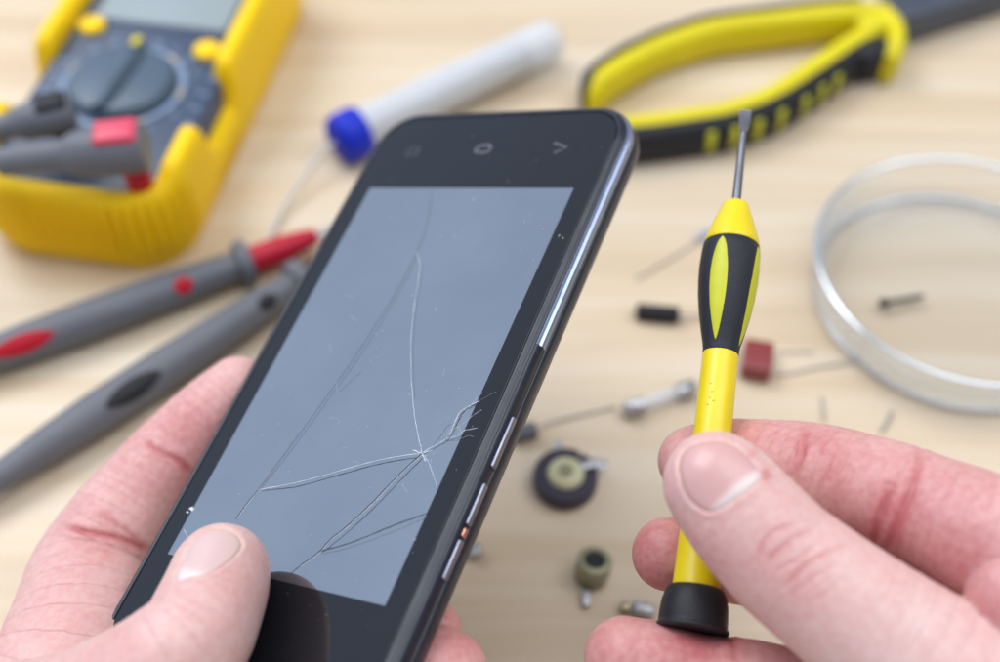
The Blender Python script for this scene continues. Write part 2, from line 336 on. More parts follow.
# ------------------------------------------------------------------ phone
def build_phone():
    root = thing('smartphone', 'black smartphone with a cracked grey screen held upside down in the left hand', 'phone', ph(2.8, 5.0, -.9))
    GX0, GX1, GY0, GY1, GR = -.45, 6.07, -2.25, 12.05, .85
    def ring(profile, name, m, sel=None, close=False, base=(GX0, GX1, GY0, GY1, GR), cap=None, sharp=35, parent=None):
        st = rrect(*base, seg=16, side=40); n = len(st); V = []
        for o, z in profile:
            for (x, y, nx, ny) in st: V.append(ph(x + nx * o, y + ny * o, z))
        Fc = []
        for i in range(len(profile) - 1):
            for k in range(n):
                if sel and not sel(st[k]): continue
                Fc.append([i * n + k, i * n + (k + 1) % n, (i + 1) * n + (k + 1) % n, (i + 1) * n + k])
        Fc = [f[::-1] for f in Fc]
        if cap == 'first': Fc.append(list(range(n)))
        if cap == 'last': Fc.append([(len(profile) - 1) * n + k for k in range(n)][::-1])
        return obj(name, V, Fc, m, parent or root, sharp=sharp)
    glossblack = bpy.data.materials.new('front_glass'); glossblack.use_nodes = True
    N, L = glossblack.node_tree.nodes, glossblack.node_tree.links; b = N['Principled BSDF']
    b.inputs['Base Color'].default_value = (.008, .009, .012, 1); b.inputs['IOR'].default_value = 1.44
    t = N.new('ShaderNodeTexCoord')
    n = N.new('ShaderNodeTexNoise'); n.inputs['Scale'].default_value = 55; n.inputs['Detail'].default_value = 6; L.new(t.outputs['Object'], n.inputs['Vector'])
    h = N.new('ShaderNodeMapRange'); h.inputs[1].default_value = .4; h.inputs[2].default_value = .75; h.inputs[3].default_value = .035; h.inputs[4].default_value = .13
    L.new(n.outputs[0], h.inputs[0]); L.new(h.outputs[0], b.inputs['Roughness'])
    g = ring([(0, -.05), (0, -.012), (-.012, 0.0)], 'front_glass', glossblack, cap='last')
    # the display under the glass
    scr = bpy.data.materials.new('dark_display'); scr.use_nodes = True
    N, L = scr.node_tree.nodes, scr.node_tree.links; b = N['Principled BSDF']
    b.inputs['Metallic'].default_value = .93; b.inputs['Specular IOR Level'].default_value = .5
    t = N.new('ShaderNodeTexCoord')
    n = N.new('ShaderNodeTexNoise'); n.inputs['Scale'].default_value = 28; n.inputs['Detail'].default_value = 6; n.inputs['Roughness'].default_value = .6; L.new(t.outputs['Object'], n.inputs['Vector'])
    r = N.new('ShaderNodeValToRGB'); L.new(n.outputs[0], r.inputs[0]); e = r.color_ramp.elements
    e[0].position = .3; e[0].color = (.30, .32, .35, 1); e[1].position = .72; e[1].color = (.335, .36, .385, 1)
    L.new(r.outputs[0], b.inputs['Base Color'])
    h = N.new('ShaderNodeMapRange'); h.inputs[1].default_value = .4; h.inputs[2].default_value = .75; h.inputs[3].default_value = .05; h.inputs[4].default_value = .11
    L.new(n.outputs[0], h.inputs[0]); L.new(h.outputs[0], b.inputs['Roughness'])
    obj('display', [ph(0, 0, .004), ph(5.6, 0, .004), ph(5.6, 9.8, .004), ph(0, 9.8, .004)], [[0, 1, 2, 3]], scr, root, smooth=False)
    frame_m = mat('black_frame_plastic', (.011, .016, .03), .24, rvar=.12, vscale=90)
    band_m = mat('dark_chrome_band', (.36, .42, .58), .26, metal=1, rvar=.1, vscale=70)
    back_m = mat('back_cover', (.012, .017, .03), .3, bump=.1, rvar=.1)
    ring([(-.02, -.06), (.012, -.06), (.02, -.005), (.035, .022), (.07, .028), (.1, .012), (.125, -.03), (.14, -.035), (.19, -.06), (.2, -.075), (.2, -.2)], 'frame', frame_m, sharp=60)
    ring([(.19, -.2), (.2, -.09), (.212, -.105), (.225, -.15), (.24, -.165), (.255, -.168), (.277, -.188), (.288, -.215), (.292, -.25), (.286, -.27), (.27, -.28), (.272, -.31), (.27, -.35)], 'metal_band', band_m, sel=lambda s: not (s[0] > 5 and s[1] < 5.75 and s[1] > -1.6), sharp=60)
    ring([(.19, -.2), (.2, -.08), (.215, -.09), (.245, -.14), (.272, -.2), (.28, -.3), (.274, -.345), (.262, -.35)], 'side_rail', frame_m, sel=lambda s: (s[0] > 5 and s[1] < 5.75 and s[1] > -1.6), sharp=60)
    ring([(.262, -.352), (.285, -.36), (.305, -.45), (.3, -.58), (.25, -.74), (.12, -.86), (-.15, -.93), (-.6, -.95)], 'back_cover', back_m, cap='last', sharp=60)
    # side keys
    btn = mat('silver_key', (.27, .29, .37), .36, metal=1, rvar=.12, vscale=200)
    def key(name, v0, v1, pr):
        c = ph(6.365, (v0 + v1) / 2, -.275)
        V, Fc = rbox(c, PX, PY, PN, .035, abs(v1 - v0) / 2, .075, .03, 3); return obj(name, V, Fc, btn, root)
    def vy(px, py):
        return phuv(px, py, -.27)[1]
    a, b_ = vy(515, 418), vy(497, 469); key('power_key', a, b_, 0)
    a, b_ = vy(489, 485), vy(470, 526); key('volume_key', a, b_, 0)
    a2, b2 = vy(463, 541), vy(447, 581); key('volume_key', a2, b2, 0)
    cm = mat('copper_spot', (.55, .26, .2), .3, metal=.8)
    V, Fc = rbox(ph(6.36, (b_ + a2) / 2, -.28), PX, PY, PN, .03, .09, .06, .025, 3); obj('key_joint', V, Fc, cm, root)
    # top microphone hole
    u, v = phuv(433, 123); V, Fc = lathe(ph(u, 12.09, .03), ph(u, 12.09, -.02), [(0, .05), (1, .05)], 16); obj('microphone_hole', V, Fc, M['darkgrey'], root)
    # touch-key symbols (printed)
    ic = mat('grey_key_print', (.16, .175, .2), .4)
    ic2 = mat('faint_key_print', (.05, .056, .068), .4)
    def stroke(pts, w, z, closed=False):
        """flat ribbon on the glass; pts in phone u,v"""
        P = [np.array(p, float) for p in pts]; n = len(P); V, Fc = [], []
        for i in range(n):
            a = P[(i - 1) % n] if (closed or i > 0) else P[i]; c = P[(i + 1) % n] if (closed or i < n - 1) else P[i]
            d = c - a; d /= max(np.linalg.norm(d), 1e-9); nn = np.array([-d[1], d[0]])
            ww = w[i] if hasattr(w, '__len__') else w
            for s in (-1, 1): q = P[i] + nn * ww * s / 2; V.append(ph(q[0], q[1], z))
        for i in range(n if closed else n - 1):
            j = (i + 1) % n; Fc.append([2 * i, 2 * j, 2 * j + 1, 2 * i + 1])
        return V, Fc
    def circ(cx, cy, pts): return [(cx + x, cy + y) for x, y in pts]
    u, v = phuv(413, 152); s = .13
    sq = [(x, y) for (x, y, _, _) in rrect(u - .16, u + .16, v - .11, v + .13, .05, seg=4, side=2)]
    obj('menu_key_symbol', *merge([stroke(sq, .035, .004, True), stroke([(u - .07, v + .01), (u + .07, v + .01)], .03, .004)]), ic2, root, smooth=False)
    u, v = phuv(483, 149)
    hs = circ(u, v, [(-.17, -.09), (.1, -.11), (.19, -.04), (.19, .07), (.1, .12), (-.1, .1), (-.2, .0)])
    hs = catmull(np.array([(a, b, 0) for a, b in hs + hs[:1]]), 5)[:-1, :2]
    obj('home_key_symbol', *stroke([tuple(p) for p in hs], .04, .004, True), ic, root, smooth=False)
    p = [phuv(554, 143), phuv(567, 147), phuv(554, 153)]
    obj('back_key_symbol', *stroke(p, .035, .004), ic, root, smooth=False)
    # cracks: dark line where the glass parts, bright lip beside it; shade and glint painted on
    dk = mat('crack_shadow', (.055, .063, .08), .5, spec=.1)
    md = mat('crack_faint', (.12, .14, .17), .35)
    lt = mat('crack_glint', (.52, .56, .62), .3)
    random.seed(4)
    def crack(pts, kind, w=.03, off=.035, jag=.5):
        P = catmull(np.array([[*phuv(*p), 0] for p in pts]), 7)[:, :2]
        P = P + np.random.RandomState(len(pts) * 7 + int(pts[0][0])).normal(0, .006 * jag, P.shape)
        T = np.gradient(P, axis=0); T /= np.linalg.norm(T, axis=1)[:, None]; Nn = np.stack([-T[:, 1], T[:, 0]], 1)
        rs = np.random.RandomState(int(pts[0][1])); ww = w * (0.65 + .6 * rs.rand(len(P))); ww[0] *= .3; ww[-1] *= .3
        out = []
        if 'd' in kind: out.append((P, ww * .7, dk))
        if 'm' in kind: out.append((P, ww * .85, md))
        ww = ww * .7
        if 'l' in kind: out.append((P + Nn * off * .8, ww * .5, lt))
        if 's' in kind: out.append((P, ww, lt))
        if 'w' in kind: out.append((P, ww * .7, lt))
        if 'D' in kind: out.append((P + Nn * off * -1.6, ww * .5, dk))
        for q, wq, mm in out:
            cz[mm.name].append(stroke([tuple(a) for a in q], list(wq), .0075))
    cz = {dk.name: [], lt.name: [], md.name: []}
    crack([(432, 190), (429, 214), (423, 238), (417, 252)], 'm', .032)
    crack([(417, 252), (398, 289), (360, 349), (322, 403), (286, 452), (258, 490)], 'm', .035)
    crack([(419, 254), (401, 290), (364, 350), (326, 403), (290, 452), (260, 490)], 'm', .012)
    crack([(258, 490), (247, 504), (236, 519)], 'dl', .04, .03)
    crack([(417, 252), (420, 268), (414, 310), (411, 350), (413, 400), (417, 430), (422, 452)], 'w', .024)
    crack([(418, 254), (421.5, 269), (416, 310), (413, 350), (415, 400)], 'm', .012)
    crack([(422, 453), (385, 459), (350, 468), (300, 482), (258, 490)], 'w', .026)
    crack([(420, 457), (385, 463), (350, 472), (300, 486), (262, 491)], 'd', .024)
    crack([(424, 452), (400, 474), (370, 505), (345, 528), (330, 540), (318, 553), (300, 566)], 'dl', .036, .035)
    crack([(425, 456), (403, 478), (373, 509), (348, 532), (322, 553)], 'd', .02)
    crack([(318, 552), (350, 543), (390, 527), (428, 513)], 'd', .032)
    crack([(322, 554), (352, 547), (392, 532), (428, 517)], 'm', .016)
    crack([(422, 453), (438, 444), (446, 439), (452, 430), (459, 414), (468, 407), (480, 401)], 'wD', .028)
    crack([(444, 440), (452, 432), (466, 410), (478, 403)], 'd', .016)
    crack([(446, 439), (458, 436), (464, 431), (478, 428)], 'wD', .018)
    crack([(449, 437), (456, 427), (461, 431), (455, 436)], 'w', .012)
    crack([(422, 453), (428, 461), (433, 474), (438, 488)], 'w', .018)
    crack([(413, 450), (422, 453), (433, 450)], 'w', .035)
    crack([(421, 445), (422, 453), (426, 462)], 'w', .035)
    crack([(480, 401), (492, 394), (497, 392)], 'm', .012)
    crack([(446, 439), (454, 424), (466, 412), (476, 399), (483, 393)], 'w', .012)
    crack([(452, 430), (462, 425), (474, 415), (482, 410)], 'w', .012)
    crack([(445, 440), (456, 441), (468, 436), (474, 437)], 'm', .012)
    crack([(433, 446), (441, 436), (446, 428), (451, 424)], 'm', .01)
    crack([(300, 566), (292, 573), (287, 578)], 'd', .02)
    crack([(370, 505), (376, 501), (384, 498)], 'w', .01)
    crack([(184, 529), (188, 537), (190, 543)], 'w', .02)
    crack([(340, 392), (352, 380), (362, 372)], 'm', .008)
    rq = np.random.RandomState(11)
    for k in range(26):
        a = rq.rand() * 6.28; l_ = 3 + 9 * rq.rand(); x0, y0 = 260 + 230 * rq.rand(), 215 + 290 * rq.rand()
        u_, v_ = phuv(x0, y0)
        if 0.1 < u_ < 5.5 and .3 < v_ < 9.6: crack([(x0, y0), (x0 + math.cos(a) * l_ / 2 + rq.rand(), y0 + math.sin(a) * l_ / 2), (x0 + math.cos(a) * l_, y0 + math.sin(a) * l_)], 's', .006)
    hl = mat('glass_chip', (.7, .72, .74), .5)
    for mname, lst in cz.items():
        mm = {x.name: x for x in (dk, lt, md)}[mname]
        V, Fc = merge(lst)
        o = obj('crack_lines', V, Fc, mm, root, smooth=False)
        o['label'] = {dk.name: 'dark fracture lines across the cracked screen', lt.name: 'fracture edges with a painted bright glint on the cracked screen', md.name: 'faint fracture lines in the upper screen'}[mname]
    parts = []
    rs = np.random.RandomState(2)
    def speck(u, v, r):
        k = rs.randint(5, 8); ang = np.sort(rs.rand(k) * 6.28)
        bse = [ph(u + math.cos(a) * r * (.5 + rs.rand()), v + math.sin(a) * r * (.5 + rs.rand()), .009) for a in ang]
        top = [ph(u, v, .009 + r * .5)]
        return bse + top, [[i, (i + 1) % k, k] for i in range(k)]
    u, v = phuv(191, 510); parts.append(speck(u, v, .07)); parts.append(speck(u + .06, v + .03, .04)); parts.append(speck(u - .05, v - .06, .03))
    for k in range(190):
        u, v = rs.rand() * 6.2 - .3, rs.rand() * 12.6 - 1; parts.append(speck(u, v, .004 + .009 * rs.rand() ** 4))
    for px, py in [(525, 222), (559, 236), (563, 238), (422, 449), (419, 455), (427, 456)]:
        parts.append(speck(*phuv(px, py), .02))
    V, Fc = merge(parts); o = obj('dust', V, Fc, hl, root, smooth=False); o['kind'] = 'stuff'; o['label'] = 'white specks of dust and glass chips on the phone front'
    return root
build_phone()

# ------------------------------------------------------------------ hands: distance field -> surface net
class Chain:
    def __init__(s, pts, flat=None, k=.5, name='', sub=3):
        P = catmull(np.array([np.r_[p, r] for p, r in pts]), sub)
        s.P = P[:, :3].astype(np.float32); s.r = P[:, 3].astype(np.float32); s.k = k; s.name = name
        s.len = np.r_[0, np.cumsum(np.linalg.norm(np.diff(s.P, axis=0), axis=1))].astype(np.float32)
        if flat is not None:
            n = np.asarray(flat[0], float); s.n = (n / np.linalg.norm(n)).astype(np.float32); s.f = flat[1]
        else: s.n = None
    def d(s, X, param=False):
        best = np.full(len(X), 1e3, np.float32); u = np.zeros(len(X), np.float32) if param else None
        for i in range(len(s.P) - 1):
            a = s.P[i]; ab = s.P[i + 1] - a; L2 = float(ab @ ab)
            ap = X - a; t = np.clip(ap @ ab / L2, 0, 1)
            q = ap - t[:, None] * ab
            if s.n is None: l = np.sqrt(np.einsum('ij,ij->i', q, q))
            else:
                c = q @ s.n; l = np.sqrt(np.einsum('ij,ij->i', q, q) + c * c * (s.f ** 2 - 1))
            dd = l - (s.r[i] + (s.r[i + 1] - s.r[i]) * t)
            if s.n is not None: dd = dd / (1 + (s.f - 1) * .5)
            m = dd < best
            best = np.where(m, dd, best)
            if param: u = np.where(m, s.len[i] + t * (s.len[i + 1] - s.len[i]), u)
        return (best, u) if param else best
def smin(a, b, k):
    h = np.clip(.5 + .5 * (b - a) / k, 0, 1); return b + (a - b) * h - k * h * (1 - h)
class Hand:
    def __init__(s, palm, fingers): s.palm, s.fingers = palm, fingers
    def field(s, X, masks=None):
        X = X.astype(np.float32)
        pd = None
        for c in s.palm:
            q = c.d(X); pd = q if pd is None else smin(pd, q, c.k)
        out = pd.copy()
        for i, c in enumerate(s.fingers):
            q = c.d(X); out = smin(out, smin(pd, q, c.k), .05)
        return out
    def fieldsafe(s, X, chunk=300000):
        return np.concatenate([s.field(X[i:i + chunk]) for i in range(0, len(X), chunk)])
    def mesh(s, lo, hi, h=.045, B=6):
        lo = np.array(lo, float); nb = np.ceil((np.array(hi) - lo) / (h * B)).astype(int); n = nb * B + 1
        g = np.stack(np.meshgrid(*[np.arange(k) for k in nb], indexing='ij'), -1).reshape(-1, 3)
        cen = lo + (g + .5) * h * B
        dc = s.fieldsafe(cen)
        act = np.abs(dc) < h * B * .95 * 1.15
        Fd = np.repeat(np.repeat(np.repeat(dc.reshape(nb), B, 0), B, 1), B, 2)
        Fd = np.pad(Fd, ((0, 1),) * 3, mode='edge').astype(np.float32)
        loc = np.stack(np.meshgrid(*[np.arange(B + 1)] * 3, indexing='ij'), -1).reshape(-1, 3)
        ga = g[act]
        idx = (ga[:, None, :] * B + loc[None]).reshape(-1, 3)
        lin = np.unique((idx[:, 0] * n[1] + idx[:, 1]) * n[2] + idx[:, 2])
        ijk = np.stack([lin // (n[1] * n[2]), (lin // n[2]) % n[1], lin % n[2]], -1)
        Fd.reshape(-1)[lin] = s.fieldsafe(lo + ijk * h)
        ins = Fd < 0
        nc = n - 1
        acc, cnt, quads = [], [], []
        strd = np.array([nc[1] * nc[2], nc[2], 1])
        for ax in range(3):
            a = [slice(None)] * 3; b = [slice(None)] * 3; a[ax] = slice(0, -1); b[ax] = slice(1, None)
            cr = np.argwhere(ins[tuple(a)] != ins[tuple(b)])
            o1, o2 = (ax + 1) % 3, (ax + 2) % 3
            ok = (cr[:, o1] > 0) & (cr[:, o2] > 0) & (cr[:, o1] < nc[o1]) & (cr[:, o2] < nc[o2])
            cr = cr[ok]; e = np.zeros(3, int); e[ax] = 1
            f0 = Fd[tuple(cr.T)]; f1 = Fd[tuple((cr + e).T)]
            p = cr.astype(float); p[:, ax] += f0 / (f0 - f1)
            q = []
            for (s1, s2) in ((-1, -1), (0, -1), (0, 0), (-1, 0)):
                c = cr.copy(); c[:, o1] += s1; c[:, o2] += s2; ci = c @ strd; q.append(ci); acc.append((ci, p))
            q = np.stack(q, 1); flip = ~(f0 < 0); q[flip] = q[flip][:, ::-1]; quads.append(q)
        ci = np.concatenate([x[0] for x in acc]); pp = np.concatenate([x[1] for x in acc]); Q = np.concatenate(quads)
        uq, inv = np.unique(ci, return_inverse=True)
        c = np.bincount(inv); V = np.stack([np.bincount(inv, pp[:, k]) / c for k in range(3)], 1)
        Q = np.searchsorted(uq, Q)
        V = lo + V * h
        for _ in range(2):
            d, G = s.grad(V); V = V - G * d[:, None]
        d, G = s.grad(V)
        return V, Q, G
    def grad(s, V, e=.012):
        d = s.fieldsafe(V)
        G = np.stack([s.fieldsafe(V + np.eye(3)[k] * e) - d for k in range(3)], 1); G /= np.linalg.norm(G, axis=1)[:, None] + 1e-9
        return d, G
def segdist(p, poly):
    """2-D distance of points p to an open polyline"""
    best = np.full(len(p), 1e6)
    for a, b in zip(poly[:-1], poly[1:]):
        a, b = np.array(a, float), np.array(b, float); ab = b - a; t = np.clip((p - a) @ ab / (ab @ ab), 0, 1)
        best = np.minimum(best, np.linalg.norm(p - a - t[:, None] * ab, axis=1))
    return best
def inside(p, poly):
    r = np.zeros(len(p), bool); n = len(poly)
    for i in range(n):
        (x1, y1), (x2, y2) = poly[i], poly[(i + 1) % n]
        c = ((y1 > p[:, 1]) != (y2 > p[:, 1])) & (p[:, 0] < (x2 - x1) * (p[:, 1] - y1) / (y2 - y1 + 1e-12) + x1)
        r ^= c
    return r
def smoothpoly(poly, sub=6):
    q = catmull(np.array([(a, b, 0) for a, b in list(poly) + [poly[0]]]), sub)[:-1, :2]; return q

def build_hand(name, label, H, lo, hi, creases, patches, nails, base_red, h, origin, contact=()):
    V, Q, G = H.mesh(lo, hi, h)
    # which digit, and where on it
    ds = []; us = []
    for c in H.palm + H.fingers:
        d, u = c.d(V.astype(np.float32), True); ds.append(d); us.append(u)
    ds = np.array(ds); who = ds.argmin(0); u = np.array(us)[who, np.arange(len(V))]
    names = [c.name for c in H.palm + H.fingers]
    who_n = np.array(names)[who]
    pix = to_px(V); p2 = pix[:, :2]; sc = F_PX / pix[:, 2]
    view = (CAM - V); view /= np.linalg.norm(view, axis=1)[:, None]; face = np.einsum('ij,ij->i', G, view) > -.1
    red = np.full(len(V), 0.0)
    for c in names: red[who_n == c] = base_red.get(c, .35)
    disp = np.zeros(len(V))
    for f, poly, depth, w, rd in creases:
        sel = face & (who_n == f)
        poly3 = catmull(np.array([(a, b, 0) for a, b in poly]), 5)[:, :2]
        dd = segdist(p2[sel], poly3) / sc[sel]
        # taper to nothing at the ends
        ends = np.minimum(np.linalg.norm(p2[sel] - poly3[0], axis=1), np.linalg.norm(p2[sel] - poly3[-1], axis=1)) / sc[sel]
        tp = np.clip(ends / .25, .15, 1)
        disp[sel] -= depth * tp * np.exp(-(dd / w) ** 2) - depth * .35 * tp * np.exp(-((dd - 2.2 * w) / (1.3 * w)) ** 2)
        red[sel] += rd * tp * np.exp(-(dd / (w * 2.0)) ** 2)
    for f, (cx, cy), rr, am in patches:
        sel = face & ((who_n == f) if f else np.ones(len(V), bool))
        dd = np.linalg.norm(p2[sel] - [cx, cy], axis=1) / rr; red[sel] += am * np.exp(-dd ** 2)
    for nl in nails:
        poly = smoothpoly(nl['outline']); pc = np.vstack([poly, poly[:1]])
        sel = np.where(face & (who_n == nl['finger']))[0]
        ins = inside(p2[sel], poly); dd = segdist(p2[sel], pc) / sc[sel]
        sg = np.where(ins, -dd, dd)
        disp[sel] += np.where(sg < 0, -.045 * np.clip(-sg / .05, 0, 1), 0) + nl.get('rim', .025) * np.exp(-((sg - .045) / .05) ** 2)
        red[sel] += nl.get('rimred', .2) * np.exp(-((sg - .03) / .06) ** 2)
    rs = np.random.RandomState(1)
    for c in contact:    # flesh pressed flat by what it touches
        pn, po, amt = c; dist = (V - po) @ pn; m = dist < amt
        V = V
    V2 = V + G * disp[:, None]
    o = obj(name, V2, Q, M['skin'], None, origin=origin)
    tag(o, label, 'hand')
    me = o.data
    at_ = me.attributes.new('red', 'FLOAT', 'POINT'); at_.data.foreach_set('value', np.clip(red, 0, 1).astype(np.float32))
    af = me.attributes.new('fuv', 'FLOAT_VECTOR', 'POINT')
    # coordinates: along the digit, and two across it
    allc = H.palm + H.fingers; T = np.zeros_like(V)
    for i, c in enumerate(allc):
        m = who == i
        if not m.any(): continue
        Tn = np.gradient(c.P, axis=0); Tn /= np.linalg.norm(Tn, axis=1)[:, None]
        across = V[m] - np.stack([np.interp(u[m], c.len, c.P[:, q]) for q in range(3)], 1); T[m, 0] = u[m]; x, y, _ = frame(Tn[len(Tn) // 2]); T[m, 1] = across @ x; T[m, 2] = across @ y + i * 3
    af.data.foreach_set('vector', T.astype(np.float32).ravel())
    for nl in nails:
        poly = smoothpoly(nl['outline']); c0 = poly.mean(0); nr = 14; na = len(poly)
        P2 = [c0]; 
        for i in range(1, nr + 1): P2 += [c0 + (q - c0) * (i / nr) for q in poly]
        P2 = np.array(P2)
        R = np.array([ray(a, b) for a, b in P2]); R /= np.linalg.norm(R, axis=1)[:, None]
        tt = np.full(len(P2), nl['depth'] - 2.0); bestd = np.full(len(P2), 9.0); bt = tt.copy()
        for _ in range(40):
            d = H.fieldsafe(CAM + R * tt[:, None]); m = d < bestd; bestd = np.where(m, d, bestd); bt = np.where(m, tt, bt); tt = tt + np.maximum(d, .002) * .9 * (bestd > .003)
        W = CAM + R * bt[:, None]
        for _ in range(3):
            d, Gn = H.grad(W); W = W - Gn * d[:, None]
        d, Gn = H.grad(W)
        rr = np.r_[0, np.repeat(np.arange(1, nr + 1) / nr, na)]
        lift = .012 - .05 * np.clip((rr - .9) / .1, 0, 1) + nl.get('dome', .02) * (1 - rr ** 2)
        Wt = W + Gn * lift[:, None]
        Fc = [[0, 1 + k, 1 + (k + 1) % na] for k in range(na)]
        for i in range(nr - 1):
            for k in range(na): Fc.append([1 + i * na + k, 1 + (i + 1) * na + k, 1 + (i + 1) * na + (k + 1) % na, 1 + i * na + (k + 1) % na])
        no = obj('thumbnail', Wt, Fc, M['nail'], o)
        ca = no.data.color_attributes.new('tone', 'FLOAT_COLOR', 'POINT')
        colr = nl['colour'](P2, rr); ca.data.foreach_set('color', np.c_[colr, np.ones(len(colr))].astype(np.float32).ravel())
        # keep faces outward
        me2 = no.data; nrm = np.array(me2.polygons[0].normal)
        if nrm @ Gn[0] < 0: me2.flip_normals()
    return o

def C3(x): # (px, py, depth, radius in photo px) -> (point, radius cm)
    px, py, d, r = x; return at(px, py, d), r * d / F_PX
def CP(x): # (px, py, height over the phone glass, radius px)
    px, py, w, r = x; X = onph(px, py, w); d = to_px(X)[2]; return X, r * d / F_PX

# right hand
thumbR = Chain([C3(x) for x in [(716, 484, 21.75, 53), (727, 496, 21.7, 57), (748, 521, 21.55, 60.5), (779, 554, 21.4, 63), (799, 571, 21.3, 64.5), (845, 607, 21.1, 68.5), (905, 652, 20.9, 76), (975, 702, 20.6, 88), (1070, 770, 20.2, 108)]],
               flat=(ray(760, 540) + np.array([0, 0, .1]), 1.14), k=.7, name='thumb', sub=3)
indexR = Chain([C3(x) for x in [(693, 461, 25.2, 35), (720, 459, 25.1, 40), (752, 463, 24.8, 44), (795, 470, 24.2, 49.5), (830, 479, 23.7, 53.5), (862, 490, 23.3, 56.5), (895, 500, 22.9, 58), (935, 518, 22.5, 62), (985, 540, 21.9, 68), (1060, 580, 21.2, 76)]], k=.25, name='index')
middleR = Chain([C3(x) for x in [(669, 554, 24.1, 37), (700, 558, 24.2, 39), (750, 566, 24.3, 40), (820, 575, 24.1, 42), (890, 594, 23.6, 45), (960, 622, 23.0, 48), (1050, 650, 22.2, 56)]], k=.5, name='middle')
ringR = Chain([C3(x) for x in [(624, 657, 22.9, 40), (655, 664, 22.8, 42), (700, 677, 22.7, 42), (750, 686, 22.6, 46), (810, 705, 22.5, 50), (880, 735, 22.3, 54), (980, 770, 22.0, 60), (1080, 780, 21.6, 70)]], k=.5, name='ring')
palmR = [Chain([C3(x) for x in [(1130, 660, 21.3, 110), (1180, 720, 21.0, 160), (1330, 830, 20.6, 170), (1500, 960, 20.2, 150)]], k=.8, name='palm')]
webR = Chain([C3(x) for x in [(1021, 606, 20.7, 55), (1050, 640, 20.7, 60), (1090, 690, 20.6, 70)]], k=.3, name='web')
HR = Hand(palmR, [thumbR, indexR, middleR, ringR, webR])
allp = np.vstack([c.P[:, :3] for c in [*palmR, thumbR, indexR, middleR, ringR]])
def nailcolR(p, rr):
    pink = np.array([.62, .36, .34]); white = np.array([.76, .66, .64]); edge = np.array([.48, .28, .18])
    # pale moon next to the cuticle, yellowish line at the free edge
    q = (p - [738, 494]) @ np.array([.56, .83]); lat = (p - [738, 494]) @ np.array([.83, -.56])
    m = 1 / (1 + np.exp(-(q + 8.5 - (lat / 32) ** 2 * 3 + .1 * lat) / 1.3)); m = np.clip(m, 0, 1)
    c = pink + (white - pink) * m[:, None] * .85
    d = (p - [716, 480]) @ np.array([-.62, -.78]); e = np.clip((rr - .86) / .1, 0, 1) * np.clip(d / 16, 0, 1)
    c = c + (edge - c) * e[:, None] * .8
    n = np.sin(p[:, 0] * .9 + p[:, 1] * .4) * .003; return np.clip(c + n[:, None], 0, 1)
def Z(pts, ox=560, oy=420, s=2.273): return [(ox + a / s, oy + b / s) for a, b in pts]
nailR = dict(finger='thumb', depth=20.8, outline=[(677, 470), (679, 456), (688, 446), (705, 440), (724, 441), (741, 449), (754, 462), (764, 476), (752, 489), (736, 500), (713, 513), (697, 508), (684, 494)], colour=nailcolR, dome=.02, rim=.016, rimred=.05)
cR = [
    ('thumb', Z([(455, 312), (463, 275), (500, 248), (555, 236)]), .014, .035, .28),
    ('thumb', Z([(470, 335), (485, 305), (530, 270), (580, 250)]), .014, .035, .28),
    ('thumb', Z([(480, 345), (520, 330), (560, 300), (585, 275)]), .011, .03, .2),
    ('thumb', Z([(500, 385), (560, 332), (610, 300), (665, 283)]), .012, .035, .26),
    ('thumb', Z([(520, 400), (590, 350), (650, 318)]), .008, .03, .14),
    ('thumb', Z([(440, 285), (450, 260), (480, 235)]), .007, .03, .1),
    ('thumb', Z([(560, 420), (600, 395), (660, 350)]), .006, .03, .08),
    ('thumb', Z([(590, 225), (610, 215), (625, 235)]), .008, .03, .1),
    ('thumb', Z([(620, 255), (650, 262), (680, 275)]), .007, .03, .1),
    ('thumb', Z([(448, 325), (456, 290), (478, 258)]), .006, .022, .06),
    ('thumb', Z([(475, 322), (492, 300), (530, 283), (560, 280)]), .007, .022, .08),
    ('thumb', Z([(490, 360), (530, 345), (575, 318), (610, 312)]), .007, .022, .08),
    ('thumb', Z([(510, 260), (545, 252), (590, 262)]), .006, .02, .06),
    ('thumb', Z([(530, 420), (580, 385), (625, 350)]), .006, .022, .06),
    ('thumb', Z([(405, 240), (430, 225), (470, 205)]), .004, .02, .03),
    ('thumb', Z([(340, 216), (332, 212), (322, 208)]), .02, .03, .5),
    ('thumb', Z([(458, 124), (466, 132), (461, 140)]), .02, .03, .6),
    ('index', Z([(640, 60), (630, 110), (612, 150)]), .005, .03, .04),
    ('index', Z([(900, 100), (880, 170), (860, 230)]), .005, .04, .04),
    ('thumb', Z([(640, 300), (700, 330), (760, 350)]), .005, .03, .05),
    ('index', Z([(556, 8), (556, 50), (545, 95), (522, 140)]), .022, .045, .32),
    ('index', Z([(540, 30), (535, 80), (515, 120)]), .012, .04, .15),
    ('index', Z([(748, 150), (738, 190), (722, 230), (716, 290)]), .03, .05, .4),
    ('index', Z([(822, 60), (808, 130), (795, 170), (765, 240), (748, 300)]), .028, .055, .34),
    ('index', Z([(780, 120), (760, 160), (745, 200)]), .012, .04, .15),
    ('index', Z([(1000, 110), (985, 160), (975, 220)]), .012, .06, .1),
    ('ring', Z([(372, 480), (395, 510), (400, 560)]), .025, .05, .25),
    ('ring', Z([(200, 470), (170, 510), (160, 550)]), .006, .05, .05),
]
